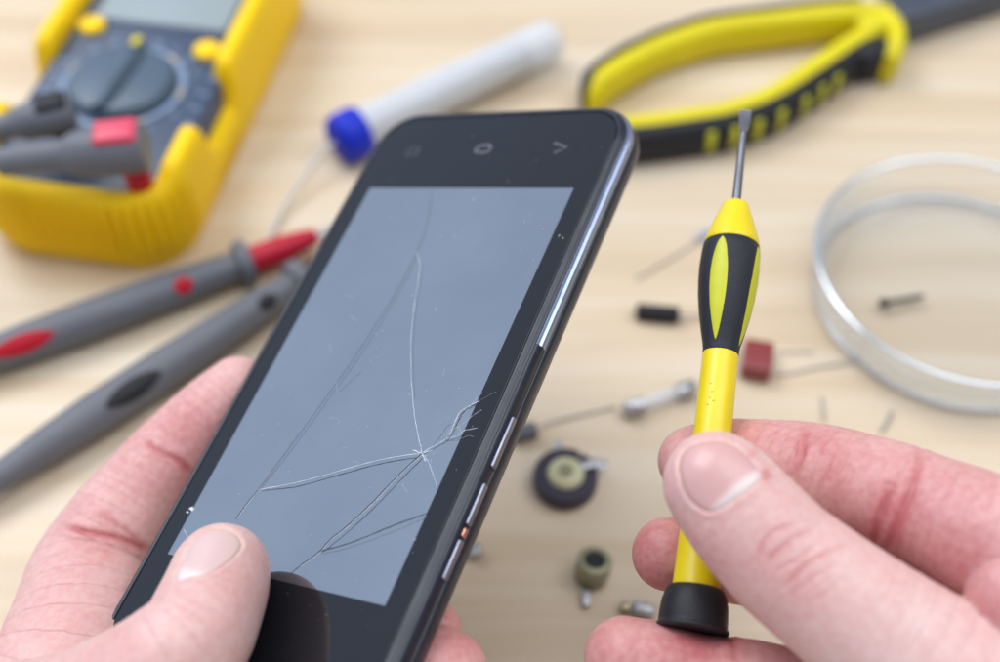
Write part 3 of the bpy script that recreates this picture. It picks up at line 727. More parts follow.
pR = [('index', (715, 425), 30, .15), ('index', (830, 455), 30, .3), ('index', (770, 440), 30, .12), ('index', (880, 520), 40, .28), ('index', (925, 500), 45, .1), ('index', (960, 560), 40, .3),
      ('middle', (650, 560), 40, .25), ('middle', (900, 580), 60, .5), ('ring', (690, 645), 42, .5), ('ring', (600, 640), 25, .2),
      ('thumb', (700, 560), 35, .12), ('thumb', (765, 555), 25, .14), ('thumb', (765, 474), 7, .5), ('thumb', (751, 455), 7, .3), ('thumb', (680, 520), 20, .12), ('thumb', (900, 650), 60, -.1), ('thumb', (760, 610), 40, .1), ('thumb', (715, 540), 30, .08), ('web', (990, 600), 40, .2)]
build_hand('hand', 'right hand pinching the yellow and black screwdriver with thumb in front', HR,
           allp.min(0) - [1.6, 1.9, 2.6], allp.max(0) + [1.0, 2.2, 2.0], cR, pR, [nailR],
           {'thumb': .2, 'index': .48, 'middle': .62, 'ring': .5, 'palm': .4, 'web': .5}, .042, at(1330, 830, 20.6))

# left hand
thumbL = Chain([CP(x) for x in [(219, 577, 1.0, 54), (215, 592, 1.02, 57), (206, 615, 1.1, 60), (194, 640, 1.2, 63), (170, 664, 1.3, 67), (130, 690, 1.25, 68), (75, 722, .8, 76), (-10, 770, .2, 98)]],
               flat=(PN * .5 + PX * -.8 + PY * .1, 1.1), k=.7, name='thumb')
indexL = Chain([CP(x) for x in [(238, 389, -.85, 33), (222, 405, -.85, 37), (200, 428, -.85, 41), (166, 466, -.85, 46), (138, 500, -.85, 49.5), (115, 532, -.8, 54), (92, 575, -.9, 61), (84, 625, -.8, 72), (70, 690, -.8, 88), (30, 760, -.9, 100)]], k=.6, name='index')
fA = Chain([CP(x) for x in [(441, 676, -1.7, 48), (415, 690, -1.9, 50), (350, 730, -2.1, 52), (250, 790, -2.2, 60), (140, 840, -2.0, 75)]], k=.5, name='ring')
fB = Chain([CP(x) for x in [(434, 628, -1.7, 27), (410, 645, -1.9, 34), (340, 700, -2.2, 42), (230, 760, -2.3, 54), (120, 800, -2.0, 70)]], k=.5, name='middle')
palmL = [Chain([CP(x) for x in [(30, 790, -.9, 120), (40, 880, -1.2, 150), (-60, 1010, -1.6, 170), (-180, 1180, -2.0, 150)]], k=.8, name='palm')]
HL = Hand(palmL, [thumbL, indexL, fA, fB])
allp = np.vstack([c.P[:, :3] for c in [*palmL, thumbL, indexL, fA, fB]])
def nailcolL(p, rr):
    pink = np.array([.65, .46, .44]); white = np.array([.76, .69, .68]); edge = np.array([.66, .52, .34])
    q = (p - [190, 580]) @ np.array([-.25, .97]); m = 1 / (1 + np.exp(-(q + 9) / 2.0))
    c = pink + (white - pink) * m[:, None] * .8
    d = (p - [212, 552]) @ np.array([.8, -.6]); e = np.clip((rr - .75) / .2, 0, 1) * np.clip(d / 14, 0, 1)
    return c + (edge - c) * e[:, None] * .55
nailL = dict(finger='thumb', depth=22.5, outline=[(211, 527), (198, 535), (188, 548), (181, 563), (176, 580), (190, 578), (206, 575), (224, 566), (237, 555), (243, 544), (238, 534), (225, 528)], colour=nailcolL, dome=.0, rim=.014, rimred=.0)
Z4 = lambda pts: Z(pts, 0, 340, 2.056); Z5 = lambda pts: Z(pts, 100, 480, 3.64)
cL = [
    ('index', Z4([(285, 205), (330, 232), (370, 250), (400, 280)]), .03, .055, .4),
    ('index', Z4([(130, 383), (180, 395), (230, 405), (270, 418), (305, 436)]), .035, .05, .5),
    ('index', Z4([(190, 345), (230, 375), (275, 405), (310, 440)]), .018, .05, .3),
    ('index', Z4([(150, 320), (190, 335), (240, 370)]), .01, .05, .12),
    ('index', Z4([(240, 240), (290, 262), (340, 290)]), .006, .04, .05),
    ('index', Z4([(150, 405), (210, 430), (260, 460)]), .006, .04, .06),
    ('thumb', Z5([(0, 555), (60, 545), (130, 560)]), .006, .035, .06),
    ('thumb', Z5([(10, 585), (70, 570), (150, 590)]), .006, .035, .06),
    ('thumb', Z5([(20, 620), (90, 605), (160, 625)]), .005, .035, .05),
    ('ring', [(452, 622), (462, 632), (470, 650)], .01, .05, .1),
]
pL = [('index', (200, 420), 30, .3), ('index', (175, 425), 24, .2), ('index', (140, 480), 36, .28), ('index', (90, 530), 30, .18), ('index', (60, 600), 60, .0), ('index', (185, 465), 24, .25), ('index', (115, 555), 30, .12),
      ('thumb', (230, 585), 30, .1), ('thumb', (235, 545), 16, -.1), ('thumb', (200, 640), 50, .0), ('thumb', (120, 660), 50, .1), ('ring', (450, 645), 30, .25), ('middle', (450, 612), 30, .2)]
build_hand('hand', 'left hand holding the cracked phone with thumb pressed on its glass', HL,
           allp.min(0) - [2.4, 2.4, 2.6], allp.max(0) + [1.6, 1.6, 1.8], cL, pL, [nailL],
           {'thumb': .2, 'index': .3, 'middle': .5, 'ring': .45, 'palm': .25}, .045, CP((-180, 1180, -2, 100))[0])

# ------------------------------------------------------------------ precision screwdriver
def build_driver():
    A = at(745.5, 111, 27.0); B = at(692, 631, 22.75)
    def ty(y):
        lo, hi = -.1, 1.1
        for _ in range(40):
            m = (lo + hi) / 2
            if to_px(A + (B - A) * m)[1] < y: lo = m
            else: hi = m
        return lo
    def pr(y, r):
        t = ty(y); return t, r * to_px(A + (B - A) * t)[2] / F_PX
    root = thing('screwdriver', 'small yellow and black precision screwdriver held upright in the right hand', 'screwdriver', A + (B - A))
    hint = -ray(720, 400)
    x, y_, z_ = frame(B - A, hint)   # y_ roughly faces the camera
    # blade: round shank flattened to a chisel tip
    V, Fc = lathe(A, B, [pr(132, 3.6), pr(206, 4.6)], 20, hint)
    obj('shank', V, Fc, M['steel'], root, sharp=40)
    t0, t1, t2 = ty(110.5), ty(124), ty(133)
    V = []
    d = to_px(A)[2] / F_PX
    for t, wx, wy in ((t0, 5.6, 1.2), (ty(114), 6.0, 1.4), (t1, 5.0, 2.4), (t2, 3.7, 3.6)):
        c = A + (B - A) * t
        for sx, sy in ((-1, -1), (1, -1), (1, 1), (-1, 1)): V.append(c + x * sx * wx * d + y_ * sy * wy * d)
    Fc = [[i * 4 + k, i * 4 + (k + 1) % 4, (i + 1) * 4 + (k + 1) % 4, (i + 1) * 4 + k] for i in range(3) for k in range(4)] + [[3, 2, 1, 0], [12, 13, 14, 15]]
    obj('blade_tip', V, Fc, M['steel'], root, smooth=False)
    V, Fc = lathe(A, B, [pr(204.5, 5), pr(203, 9), pr(204, 11.5), pr(207, 13.6), pr(212, 15.5), pr(220, 19), pr(230, 22.7), pr(238, 25.8), pr(243, 27.2), pr(245.5, 27.8), pr(246.5, 27)], 48, hint)
    obj('collar', V, Fc, M['lemon'], root, sharp=50)
    gp = [(245.8, 26.5), (246.6, 27.8), (255, 29), (268, 29.8), (282, 29.6), (298, 28.2), (315, 25.6), (332, 22), (345, 18.9), (351.5, 17.9), (353.5, 18.2), (354.5, 17.6)]
    V, Fc = lathe(A, B, [pr(*g) for g in gp], 56, hint); obj('rubber_grip', V, Fc, M['grip'], root, sharp=50)
    gy = [g[0] for g in gp]; gr = [g[1] for g in gp]
    # spindle shaped inlays set round the grip
    fwd = y_
    for a0 in (-20, 68, 158, 248):
        V = []; n = 30; mcols = 8
        for i in range(n + 1):
            s = i / n; y = 249 + (346.5 - 249) * s
            w = math.radians(17.5) * (math.sin(math.pi * min(1, max(0, s)) ** .82) ** .62 if 0 < s < 1 else 0) * (1 + .25 * s) + math.radians(.6)
            t, r = pr(y, np.interp(y, gy, gr)); c = A + (B - A) * t
            for j in range(mcols + 1):
                e = -1 + 2 * j / mcols; a = math.radians(a0) + w * e
                rr = r + .014 * (1 - e ** 4) - .004
                # angle 0 faces the lens, positive to its right
                V.append(c + (y_ * math.cos(a) - x * math.sin(a) * sgn) * rr)
        Fc = [[i * (mcols + 1) + j, i * (mcols + 1) + j + 1, (i + 1) * (mcols + 1) + j + 1, (i + 1) * (mcols + 1) + j] for i in range(n) for j in range(mcols)]
        obj('grip_inlay', V, Fc, M['inlay'], root)
    V, Fc = lathe(A, B, [pr(353, 16), pr(354, 17.4), pr(356, 17.9), pr(430, 18.8), pr(500, 21.3), pr(560, 23.3), pr(592, 24.3)], 56, hint)
    obj('handle', V, Fc, M['lemon'], root, sharp=50)
    cp = [(588, 24), (588.5, 26.5), (590.5, 28.6), (595, 31), (604, 33.4), (614, 34.4), (623, 34.8), (626, 34.6), (627.5, 36.6), (629.5, 37), (631, 36.4), (631.5, 33), (631.6, 10)]
    V, Fc = lathe(A, B, [pr(*g) for g in cp], 64, hint); obj('swivel_cap', V, Fc, M['black'], root, sharp=60)
    # worn moulded marks on the handle
    parts = []
    for (px, py) in [(711, 390), (712, 398), (710, 404), (713, 407), (708, 411)]:
        t, r = pr(py, np.interp(py, [354, 430], [17.5, 18.8])); c = A + (B - A) * t
        a = math.asin(max(-1, min(1, (px - to_px(c)[0]) / (r * F_PX / to_px(c)[2]))))
        q = c + (y_ * math.cos(a) - x * sgn * math.sin(a)) * (r + .002)
        parts.append(rbox(q, x, z_, y_, .03, .014, .006, .004, 1))
    obj('moulded_mark', *merge(parts), mat('handle_wear', (.66, .52, .01), .6), root)
    return root
_A = at(745.5, 111, 27.0); _B = at(692, 631, 22.75); _x, _y, _z = frame(_B - _A, -ray(720, 400)); sgn = -1 if _x @ RIGHT > 0 else 1
# frame() may put y_ away from the lens; the inlay builder needs it towards it
assert _y @ (-ray(720, 400)) > 0
build_driver()

# ------------------------------------------------------------------ multimeter
def build_meter():
    ang = math.radians(10.5); mx_ = np.array([math.cos(ang), -math.sin(ang), 0]); my = np.array([math.sin(ang), math.cos(ang), 0]); O = np.array([-12.55, 25.3, 0])
    def L(x, y, z): return O + mx_ * x + my * y + np.array([0, 0, z])
    def loc(px, py, z): d = on(px, py, z) - O; return d @ mx_, d @ my
    root = thing('multimeter', 'dark blue multimeter in a yellow rubber holster with a rotary dial', 'multimeter', L(0, 6, 0))
    FZ = 2.7
    # body
    st = rrect(-2.95, 2.8, .45, 13.6, .5, seg=6, side=6); n = len(st); V = []
    for o, z in [(-.1, .2), (0, .4), (0, FZ - .25), (-.08, FZ - .06), (-.22, FZ)]:
        V += [L(x + nx * o, y + ny * o, z) for x, y, nx, ny in st]
    Fc = [[i * n + k, i * n + (k + 1) % n, (i + 1) * n + (k + 1) % n, (i + 1) * n + k] for i in range(4) for k in range(n)] + [[4 * n + k for k in range(n)]]
    obj('case', V, Fc, M['navy'], root, sharp=30)
    # holster
    st = rrect(-3.4, 3.1, 0, 14.2, 1.7, seg=40, side=110); n = len(st)
    def hgt(x, y, ny):
        b = 2.9
        s = lambda a, b_, v: max(0, min(1, (v - a) / (b_ - a))) ; sm = lambda t: t * t * (3 - 2 * t)
        lobe = sm(s(.7, 1.6, y)) * (1 - sm(s(3.0, 3.6, y)))
        notch = sm(s(3.1, 3.8, y)) * (1 - sm(s(5.6, 6.1, y)))
        up = sm(s(5.7, 6.4, y)) * (1 - sm(s(12, 13, y)))
        if abs(x + .2) < 2.0 and y < 1.5: lobe = 0
        return b + .38 * lobe - 1.1 * notch + .42 * up
    cols = [(-.12, 0), (-.02, .25), (.1, .9), (.1, .35, 'f'), (.1, .6, 'f'), (.08, .86, 'f'), (.03, .95, 'f'), (-.07, 1.0, 'f'), (-.2, 1.01, 'f'), (-.42, 1.0, 'f'), (-.54, .97, 'f'), (-.58, .92, 'f'), (-.58, .7, 'f')]
    V = []
    s_acc = 0; prev = None
    svals = []
    for x, y, nx, ny in st:
        if prev is not None: s_acc += math.hypot(x - prev[0], y - prev[1])
        svals.append(s_acc); prev = (x, y)
    for c in cols:
        for (x, y, nx, ny), sv in zip(st, svals):
            h = hgt(x, y, ny); z = c[1] * h if len(c) == 3 else c[1]
            o = c[0]
            if o > .05 and y < 1.8 and z < 2.75: o += .2 * (abs(math.sin(sv * math.pi / .34)) ** .8 - .6)
            V.append(L(x + nx * o, y + ny * o, z))
    V = np.array(V); Fc = [[i * n + k, i * n + (k + 1) % n, (i + 1) * n + (k + 1) % n, (i + 1) * n + k] for i in range(len(cols) - 1) for k in range(n)]
    obj('holster', V, Fc, M['yellow'], root, sharp=50)
    # display
    def quad(name, x0, x1, y0, y1, z, m, h=.05, r=.1, par=root):
        V, Fc = rbox(L((x0 + x1) / 2, (y0 + y1) / 2, z), mx_, my, (0, 0, 1), (x1 - x0) / 2, (y1 - y0) / 2, h, min(h * .9, .04), 2); return obj(name, V, Fc, m, par)
    u0, v0 = loc(88, 10, FZ); u1, v1 = loc(226, 44, FZ)
    yb = (v0 + v1) / 2
    bz = quad('display_bezel', -2.6, 2.4, yb - .12, 12.6, FZ + .02, M['navy'], .05)
    quad('display_glass', -2.3, 2.15, yb + .1, 12.2, FZ + .07, M['lcd'], .02)
    # buttons
    for px, py in ((92, 25), (207, 50)):
        u, v = loc(px, py, FZ + .1); V, Fc = lathe(L(u, v, FZ - .02), L(u, v, FZ + .22), [(0, .43), (.7, .43), (.95, .37), (1, .3)], 28); obj('button', V, Fc, M['yellow'], root, sharp=50)
    # dial
    cu, cv = loc(122, 84, FZ + .1)
    V, Fc = lathe(L(cu, cv, FZ - .02), L(cu, cv, FZ + .05), [(0, 1.98), (1, 1.98)], 64); dr = obj('dial_ring', V, Fc, M['navylight'], root, sharp=40)
    V, Fc = lathe(L(cu, cv, FZ + .04), L(cu, cv, FZ + .075), [(0, 1.76), (1, 1.76)], 64); obj('dial_groove', V, Fc, M['navy'], root, sharp=40)
    V, Fc = lathe(L(cu, cv, FZ + .05), L(cu, cv, FZ + .42), [(0, 1.68), (.7, 1.62), (.93, 1.55), (1, 1.45)], 64); kn = obj('dial_knob', V, Fc, M['knob'], root, sharp=40)
    a = math.radians(62); k1 = mx_ * math.cos(a) + my * math.sin(a)
    p_a = loc(95, 108, FZ + .8); p_b = loc(136, 48, FZ + .8)
    dv = np.array([p_b[0] - p_a[0], p_b[1] - p_a[1]]); dv /= np.linalg.norm(dv)
    k1 = mx_ * dv[0] + my * dv[1]; k2 = np.cross([0, 0, 1], k1)
    P = [L(cu, cv, FZ + .4) + k1 * s for s in np.linspace(-1.6, 1.6, 13)]
    V, Fc = sweep(P, [(.36, 0), (.27, .28), (.15, .36), (-.15, .36), (-.27, .28), (-.36, 0)], scale=[.45, .62, .75, .82, .85, .85, .85, .85, .85, .8, .7, .6, .45]); obj('dial_handle', V, Fc, M['knob'], kn, sharp=40)
    V, Fc = rbox(L(cu, cv, FZ + .74) + k1 * 1.38, k1, k2, (0, 0, 1), .2, .13, .03, .03, 2); obj('pointer', V, Fc, M['plyellow'], kn)
    # printed scale: short light strokes round the dial, in groups
    parts = []; rs = np.random.RandomState(5)
    for i in range(20):
        a = 2 * math.pi * (i + .5) / 20
        for j in range(3):
            rr = 2.25 + .0 * j; aa = a + (j - 1) * .045; c = L(cu + math.cos(aa) * rr, cv + math.sin(aa) * rr, FZ + .004)
            if abs(cu + math.cos(aa) * rr) > 2.6 or cv + math.sin(aa) * rr > yb - .2 or rs.rand() < .15: continue
            parts.append(rbox(c, mx_, my, (0, 0, 1), .035, .1, .004, 0))
    for sx in (-1, 1):
        for k in range(7):
            for j in range(3):
                c = L(sx * 2.45 + (j - 1) * .1, 1.6 + k * .72, FZ + .004)
                if sx < 0 or k > 0: parts.append(rbox(c, mx_, my, (0, 0, 1), .03, .09, .004, 0))
    obj('printed_scale', *merge(parts), M['navylight'], root, smooth=False)
    parts = []
    for i in (0, 3, 6, 7, 9, 12, 15, 17):
        a = 2 * math.pi * i / 20; parts.append(rbox(L(cu + math.cos(a) * 1.88, cv + math.sin(a) * 1.88, FZ + .055), mx_ * math.cos(a) + my * math.sin(a), -mx_ * math.sin(a) + my * math.cos(a), (0, 0, 1), .07, .22, .006, 0))
    obj('dial_marks', *merge(parts), M['beige'], root, smooth=False)
    # sockets
    for i, (px, py) in enumerate(((60, 150), (125, 160))):
        u, v = loc(px, py, FZ); V, Fc = lathe(L(u, v, FZ - .01), L(u, v, FZ + .06), [(0, .42), (1, .42)], 28); obj('socket', V, Fc, M['darkgrey'], root, sharp=40)
    return L, loc, FZ
ML, mloc, FZ = build_meter()

# test lead plugs lying over the meter's sockets, cables running off to the left
def plug(px0, py0, px1, py1, z, rad, insert, label, belly):
    A = on(px1, py1, z); B = on(px0, py0, z - .1)
    root = thing('test_lead_plug', label, 'test lead', A, 'test lead plugs in the multimeter')
    D = (B - A); Ln = np.linalg.norm(D); D /= Ln; x, y, _ = frame(D)
    pr = [(0, rad * .86), (.02, rad * .96), (.06, rad), (.3, rad), (.36, rad * .93), (.46, rad * .9), (.52, rad * .78), (.56, rad * .66), (.64, rad * .6), (1.0, rad * .55)]
    V, Fc = lathe(A, B, pr, 36); obj('plug_body', V, Fc, M['grey'], root, sharp=45)
    upv = np.array([0, 0, 1.0]); upv = upv - D * (upv @ D); upv /= np.linalg.norm(upv); sd = np.cross(D, upv)
    c = A + D * Ln * .175 + upv * rad * .82
    V, Fc = rbox(c, D, sd, upv, Ln * .15, rad * .62, rad * .26, .14, 4); obj('colour_insert', V, Fc, insert, root)
    c = A + D * Ln * .05 - upv * rad * .2
    V, Fc = lathe(A + D * .5 - upv * rad * .5, A + D * .5 - upv * (z - FZ), [(0, rad * .55), (1, rad * .5)], 24); obj('plug_stem', V, Fc, belly, root)
    E = B + D * 3; G_ = B + D * 9 + np.array([-1, -1.5, -3.2]); K = np.array([G_[0] - 6, G_[1] - 2.0, .25])
    V, Fc = tube(catmull([B - D * .4, B + D * 1.2, E, G_, K], 10), .2, 14); obj('cable', V, Fc, M['darkgrey'], root)
    return root
plug(0, 162, 146, 146, 4.35, .72, M['pinkred'], 'grey test lead plug with a pinkish red insert, nearer of two on the multimeter', M['red'])
plug(-35, 136, 74, 111, 4.3, .58, M['darkgrey'], 'grey test lead plug with a black insert, farther of two on the multimeter', M['darkgrey'])

# ------------------------------------------------------------------ test probes lying on the table
def probe(p0, p1, prof, inl, label, red):
    root = thing('test_probe', label, 'test probe', (p0 + p1) / 2 * np.array([1, 1, 0]), 'test probes on the table')
    V, Fc = lathe(p0, p1, prof, 40); obj('probe_body', V, Fc, M['grey'], root, sharp=50)
    D = p1 - p0; Ln = np.linalg.norm(D); D = D / Ln
    toc = CAM - (p0 + p1) / 2; toc -= D * (toc @ D); toc /= np.linalg.norm(toc); sd = np.cross(D, toc)
    for (ta, tb, wd) in inl:
        V = []; n = 16; k = 6
        for i in range(n + 1):
            s = i / n; t = ta + (tb - ta) * s; w = wd * math.sin(math.pi * s) ** .7 + .001
            r = np.interp(t, [q[0] for q in prof], [q[1] for q in prof])
            for j in range(k + 1):
                a = (-1 + 2 * j / k) * w; V.append(p0 + (p1 - p0) * t + (toc * math.cos(a) + sd * math.sin(a)) * (r + .015))
        Fc = [[i * (k + 1) + j, i * (k + 1) + j + 1, (i + 1) * (k + 1) + j + 1, (i + 1) * (k + 1) + j] for i in range(n) for j in range(k)]
        obj('colour_inlay', V, Fc, M['redinlay'] if red else M['darkgrey'], root)
    return root, D
# red one: along the photo line (0,350) - (245,262)
a = on(-60, 374, .62); b = on(250, 261, .62)
pr_ = [(0, .42), (.1, .46), (.25, .56), (.45, .6), (.7, .56), (.9, .48), (.955, .45), (.96, .68), (.985, .72), (1.0, .66)]
rt, D = probe(a, b, pr_, [(.145, .355, .5), (.735, .8, .5)], 'grey test probe with red inlays and a red tip sleeve beside the meter', True)
e = on(316, 236, .55); V, Fc = lathe(b - D * .02, e, [(0, .36), (.1, .42), (.5, .4), (.85, .31), (1, .24)], 28); obj('tip_sleeve', V, Fc, M['red'], rt, sharp=60)
e2 = on(352, 221, .5); V, Fc = lathe(e, e2, [(0, .14), (.9, .12), (1, .05)], 16); obj('tip_cap', V, Fc, M['silver'], rt, sharp=60)
a = on(-70, 522, .62); b = on(305, 277, .62)
pr_ = [(0, .3), (.12, .36), (.2, .42), (.265, .47), (.275, .5), (.4, .58), (.6, .6), (.8, .52), (.96, .42), (.965, .62), (.985, .66), (1, .6)]
rt, D = probe(a, b, pr_, [(.42, .57, .5), (.845, .9, .5)], 'all grey test probe with black inlays reaching under the phone', False)
e = on(362, 240, .55); V, Fc = lathe(b - D * .02, e, [(0, .34), (.5, .38), (1, .22)], 28); obj('tip_sleeve', V, Fc, M['darkgrey'], rt, sharp=60)

# ------------------------------------------------------------------ solder tube
A = on(352, 134, .85); B = on(556, 37, .85)
D = B - A; Ln = np.linalg.norm(D); D /= Ln
rt = thing('solder_tube', 'clear plastic tube with a blue cap and a tail of solder wire', 'solder tube', (A + B) / 2 * np.array([1, 1, 0]))
V, Fc = lathe(A, B, [(0, .72), (.94, .72), (.975, .68), (.995, .52), (1, .3), (1, .28), (.985, .48), (.96, .62), (.93, .65), (.0, .65)], 48, caps=False); obj('tube_wall', V, Fc, M['clear'], rt, sharp=60)
# coiled solder inside
P = []
for i in range(1500):
    s = i / 1499; a_ = s * 2 * math.pi * 44; P.append((s, a_))
x_, y_, _ = frame(D)
cp_ = np.array([A + D * (.3 + s * (Ln - 1.6)) + (x_ * math.cos(a_) + y_ * math.sin(a_)) * .46 for s, a_ in P])
V, Fc = tube(cp_, .062, 6); obj('solder_coil', V, Fc, mat('coiled_solder', (.45, .5, .6), .4, metal=.5), rt)
C0 = on(334, 143, .85); V, Fc = lathe(C0, A + D * .35, [(0, .45), (.05, .62), (.12, .74), (.22, .81), (.35, .84), (.9, .84), (1, .8)], 48); 
obj('cap', V, Fc, M['blue'], rt, sharp=60)
W = catmull([C0 + D * .1, on(322, 152, .8), on(305, 175, .5), on(285, 205, .25), on(272, 232, .1), on(262, 252, .1)], 10)
V, Fc = tube(W, .085, 10); obj('solder_tail', V, Fc, mat('solder_strand', (.58, .56, .53), .4), rt)

# ------------------------------------------------------------------ pliers
def build_pliers():
    root = thing('pliers', 'pliers with open yellow and black handles and dark steel jaws', 'pliers', on(800, 60, 0))
    Hh = 1.45
    # near handle: boundary line between yellow (far side) and black (near side) on its top
    near = catmull([on(x, y, 1.25) for x, y in [(560, 138), (600, 132), (648, 128), (692, 122), (736, 114), (780, 97), (824, 69), (858, 46), (886, 32)]], 8); near[:, 2] = 0
    n = len(near)
    yp = [(0, .1), (0, Hh - .08), (.1, Hh), (.4, Hh + .02), (.58, Hh - .12), (.64, Hh - .4), (.64, .25), (.5, .1)]
    dp_ = [(0.02, .05), (0.02, Hh - .12), (-.12, Hh - .1), (-.3, Hh - .2), (-.45, Hh - .45), (-.5, Hh * .45), (-.44, .2), (-.3, .05)]
    end = np.ones(n); end[:8] = np.sqrt(np.linspace(.15, 1, 8))
    V, Fc = sweep(near, yp, scale=end); obj('handle_core', V, Fc, M['plyellow'], root, sharp=50)
    end2 = end.copy(); end2[-6:] = np.linspace(1, .5, 6)
    V, Fc = sweep(near[:n - 3], dp_, scale=end2[:n - 3]); obj('handle_grip', V, Fc, M['darkgrey'], root, sharp=50)
    # ribs on its outer face
    T = np.gradient(near, axis=0); T /= np.linalg.norm(T, axis=1)[:, None]
    for px, py in [(713, 144), (736, 138), (761, 131), (783, 122), (804, 111), (823, 99), (838, 87)]:
        q = on(px, py, .65); i = np.argmin(np.linalg.norm(near[:, :2] - q[:2], axis=1)); L_ = np.array([-T[i, 1], T[i, 0], 0])
        # nearest path point to the rib's face
        c = near[i] - L_ * .46 + np.array([0, 0, .72])
        V, Fc = rbox(c, T[i], L_, (0, 0, 1), .15, .075, .4, .07, 3); obj('grip_rib', V, Fc, M['inlay'], root)
    # far handle
    far = catmull([on(x, y, Hh) for x, y in [(588, 84), (600, 68), (636, 46), (675, 30), (716, 18), (770, 11), (820, 5), (862, 2), (890, 4)]], 8); far[:, 2] = 0
    n = len(far)
    yp = [(.02, .1), (.02, Hh), (-.3, Hh), (-.5, Hh - .12), (-.58, Hh - .4), (-.55, .3), (-.4, .1)]
    dp_ = [(0.0, .05), (0.0, Hh + .02), (.32, Hh + .02), (.46, Hh - .2), (.5, Hh * .5), (.42, .2), (.3, .05)]
    end = np.ones(n); end[:7] = np.sqrt(np.linspace(.2, 1, 7))
    V, Fc = sweep(far, yp, scale=end); obj('handle_core', V, Fc, M['plyellow'], root, sharp=50)
    V, Fc = sweep(far[:n - 8], dp_, scale=end[:n - 8]); obj('handle_grip', V, Fc, M['darkgrey'], root, sharp=50)
    # yellow collar wrapping the near handle at the pivot
    P = catmull([on(x, y, 1.3) for x, y in [(864, 10), (882, 13), (894, 24), (897, 40), (892, 55)]], 8); P[:, 2] = 0
    V, Fc = sweep(P, [(.38, .15), (.42, 1.2), (.3, 1.6), (0, 1.72), (-.32, 1.55), (-.42, 1.2), (-.38, .15)], scale=np.r_[np.ones(len(P) - 6), np.linspace(1, .6, 6)] * .85); obj('handle_collar', V, Fc, M['plyellow'], root, sharp=60)
    V, Fc = rbox(on(872, 30, 1.1), (.93, .3, 0), (-.3, .93, 0), (0, 0, 1), .55, .5, .5, .3, 5); obj('handle_shoulder', V, Fc, M['plyellow'], root)
    V, Fc = rbox(on(871, 59, .7), (.86, .5, 0), (-.5, .86, 0), (0, 0, 1), .75, .5, .66, .4, 5); obj('grip_end', V, Fc, M['darkgrey'], root)
    # jaws
    outl = [on(876, 8, 1.3), on(898, 22, 1.3), on(925, 14, 1.3), on(1000, -10, 1.3), on(1075, -34, 1.3), on(1090, -48, 1.3), on(1010, -58, 1.3), on(930, -48, 1.3), on(885, -24, 1.3)]
    k = len(outl); V = []
    cen = np.mean(outl, 0)
    for s, z in ((.97, .25), (1, .4), (1, 1.05), (.93, 1.3), (.8, 1.34)):
        V += [np.array([*(cen[:2] + (p[:2] - cen[:2]) * s), z]) for p in outl]
    Fc = [[i * k + j, i * k + (j + 1) % k, (i + 1) * k + (j + 1) % k, (i + 1) * k + j] for i in range(4) for j in range(k)] + [list(range(k))[::-1], [4 * k + j for j in range(k)]]
    Fc = Fc
    obj('jaw', V, Fc, M['tool'], root, sharp=35)
    c = on(915, -20, 1.35); V, Fc = lathe(np.array([c[0], c[1], .2]), np.array([c[0], c[1], 1.55]), [(0, .55), (.9, .55), (1, .45)], 32); obj('pivot', V, Fc, M['tool'], root, sharp=40)
build_pliers()

# ------------------------------------------------------------------ glass dish with a screw in it
dc = np.array([13.5, 23.9, 0])
prof = [(0, .1), (3.55, .1), (3.95, .12), (4.12, .2), (4.22, .38), (4.3, .8), (4.36, 1.3), (4.42, 1.45), (4.45, 1.55), (4.38, 1.64), (4.27, 1.62), (4.2, 1.5), (4.12, 1.1), (4.06, .7), (3.98, .42), (3.8, .3), (3.3, .27), (0, .26)]
n = 120; V = [dc + [0, 0, .1]]; Fc = []
pp = prof[1:-1]
for r, z in pp:
    for k in range(n):
        a = 2 * math.pi * k / n; V.append(dc + np.array([math.cos(a) * r, math.sin(a) * r, z - .08]))
V.append(dc + [0, 0, .18]); V[0] = dc + [0, 0, .02]
for i in range(len(pp) - 1):
    for k in range(n): Fc.append([1 + i * n + k, 1 + i * n + (k + 1) % n, 1 + (i + 1) * n + (k + 1) % n, 1 + (i + 1) * n + k])
Fc += [[0, 1 + (k + 1) % n, 1 + k] for k in range(n)] + [[len(V) - 1, 1 + (len(pp) - 1) * n + k, 1 + (len(pp) - 1) * n + (k + 1) % n] for k in range(n)]
o = thing('glass_dish', 'x', 'dish', dc); obj('dish_wall', V, Fc, M['glass'], o)
def torus(c, r, a, b, n=120, m=14):
    V = [c + np.array([math.cos(2 * math.pi * i / n) * (r + a * math.cos(2 * math.pi * j / m)), math.sin(2 * math.pi * i / n) * (r + a * math.cos(2 * math.pi * j / m)), b * math.sin(2 * math.pi * j / m)]) for i in range(n) for j in range(m)]
    return V, [[i * m + j, ((i + 1) % n) * m + j, ((i + 1) % n) * m + (j + 1) % m, i * m + (j + 1) % m] for i in range(n) for j in range(m)]
obj('rim', *torus(dc + [0, 0, 1.56], 4.36, .1, .09), M['glassrim'], o)
obj('foot_ring', *torus(dc + [0, 0, .14], 4.12, .09, .09), M['glassrim'], o)
tag(o, 'round clear glass dish at the right edge of the table', 'dish')
A = on(885, 303, .33); B = on(924, 296, .3)
rt = thing('screw', 'tiny dark screw lying inside the glass dish', 'screw', A)
D = (B - A) / np.linalg.norm(B - A)
V, Fc = lathe(A, B, [(0, .08), (.04, .08)] + [(.1 + .87 * i / 24, .08 if i % 2 else .058) for i in range(25)] + [(1, .03)], 14); obj('thread', V, Fc, M['darkgrey'], rt)
V, Fc = lathe(A - D * .16, A + D * .03, [(0, .09), (.3, .14), (1, .15)], 20); obj('screw_head', V, Fc, M['darkgrey'], rt, sharp=50)

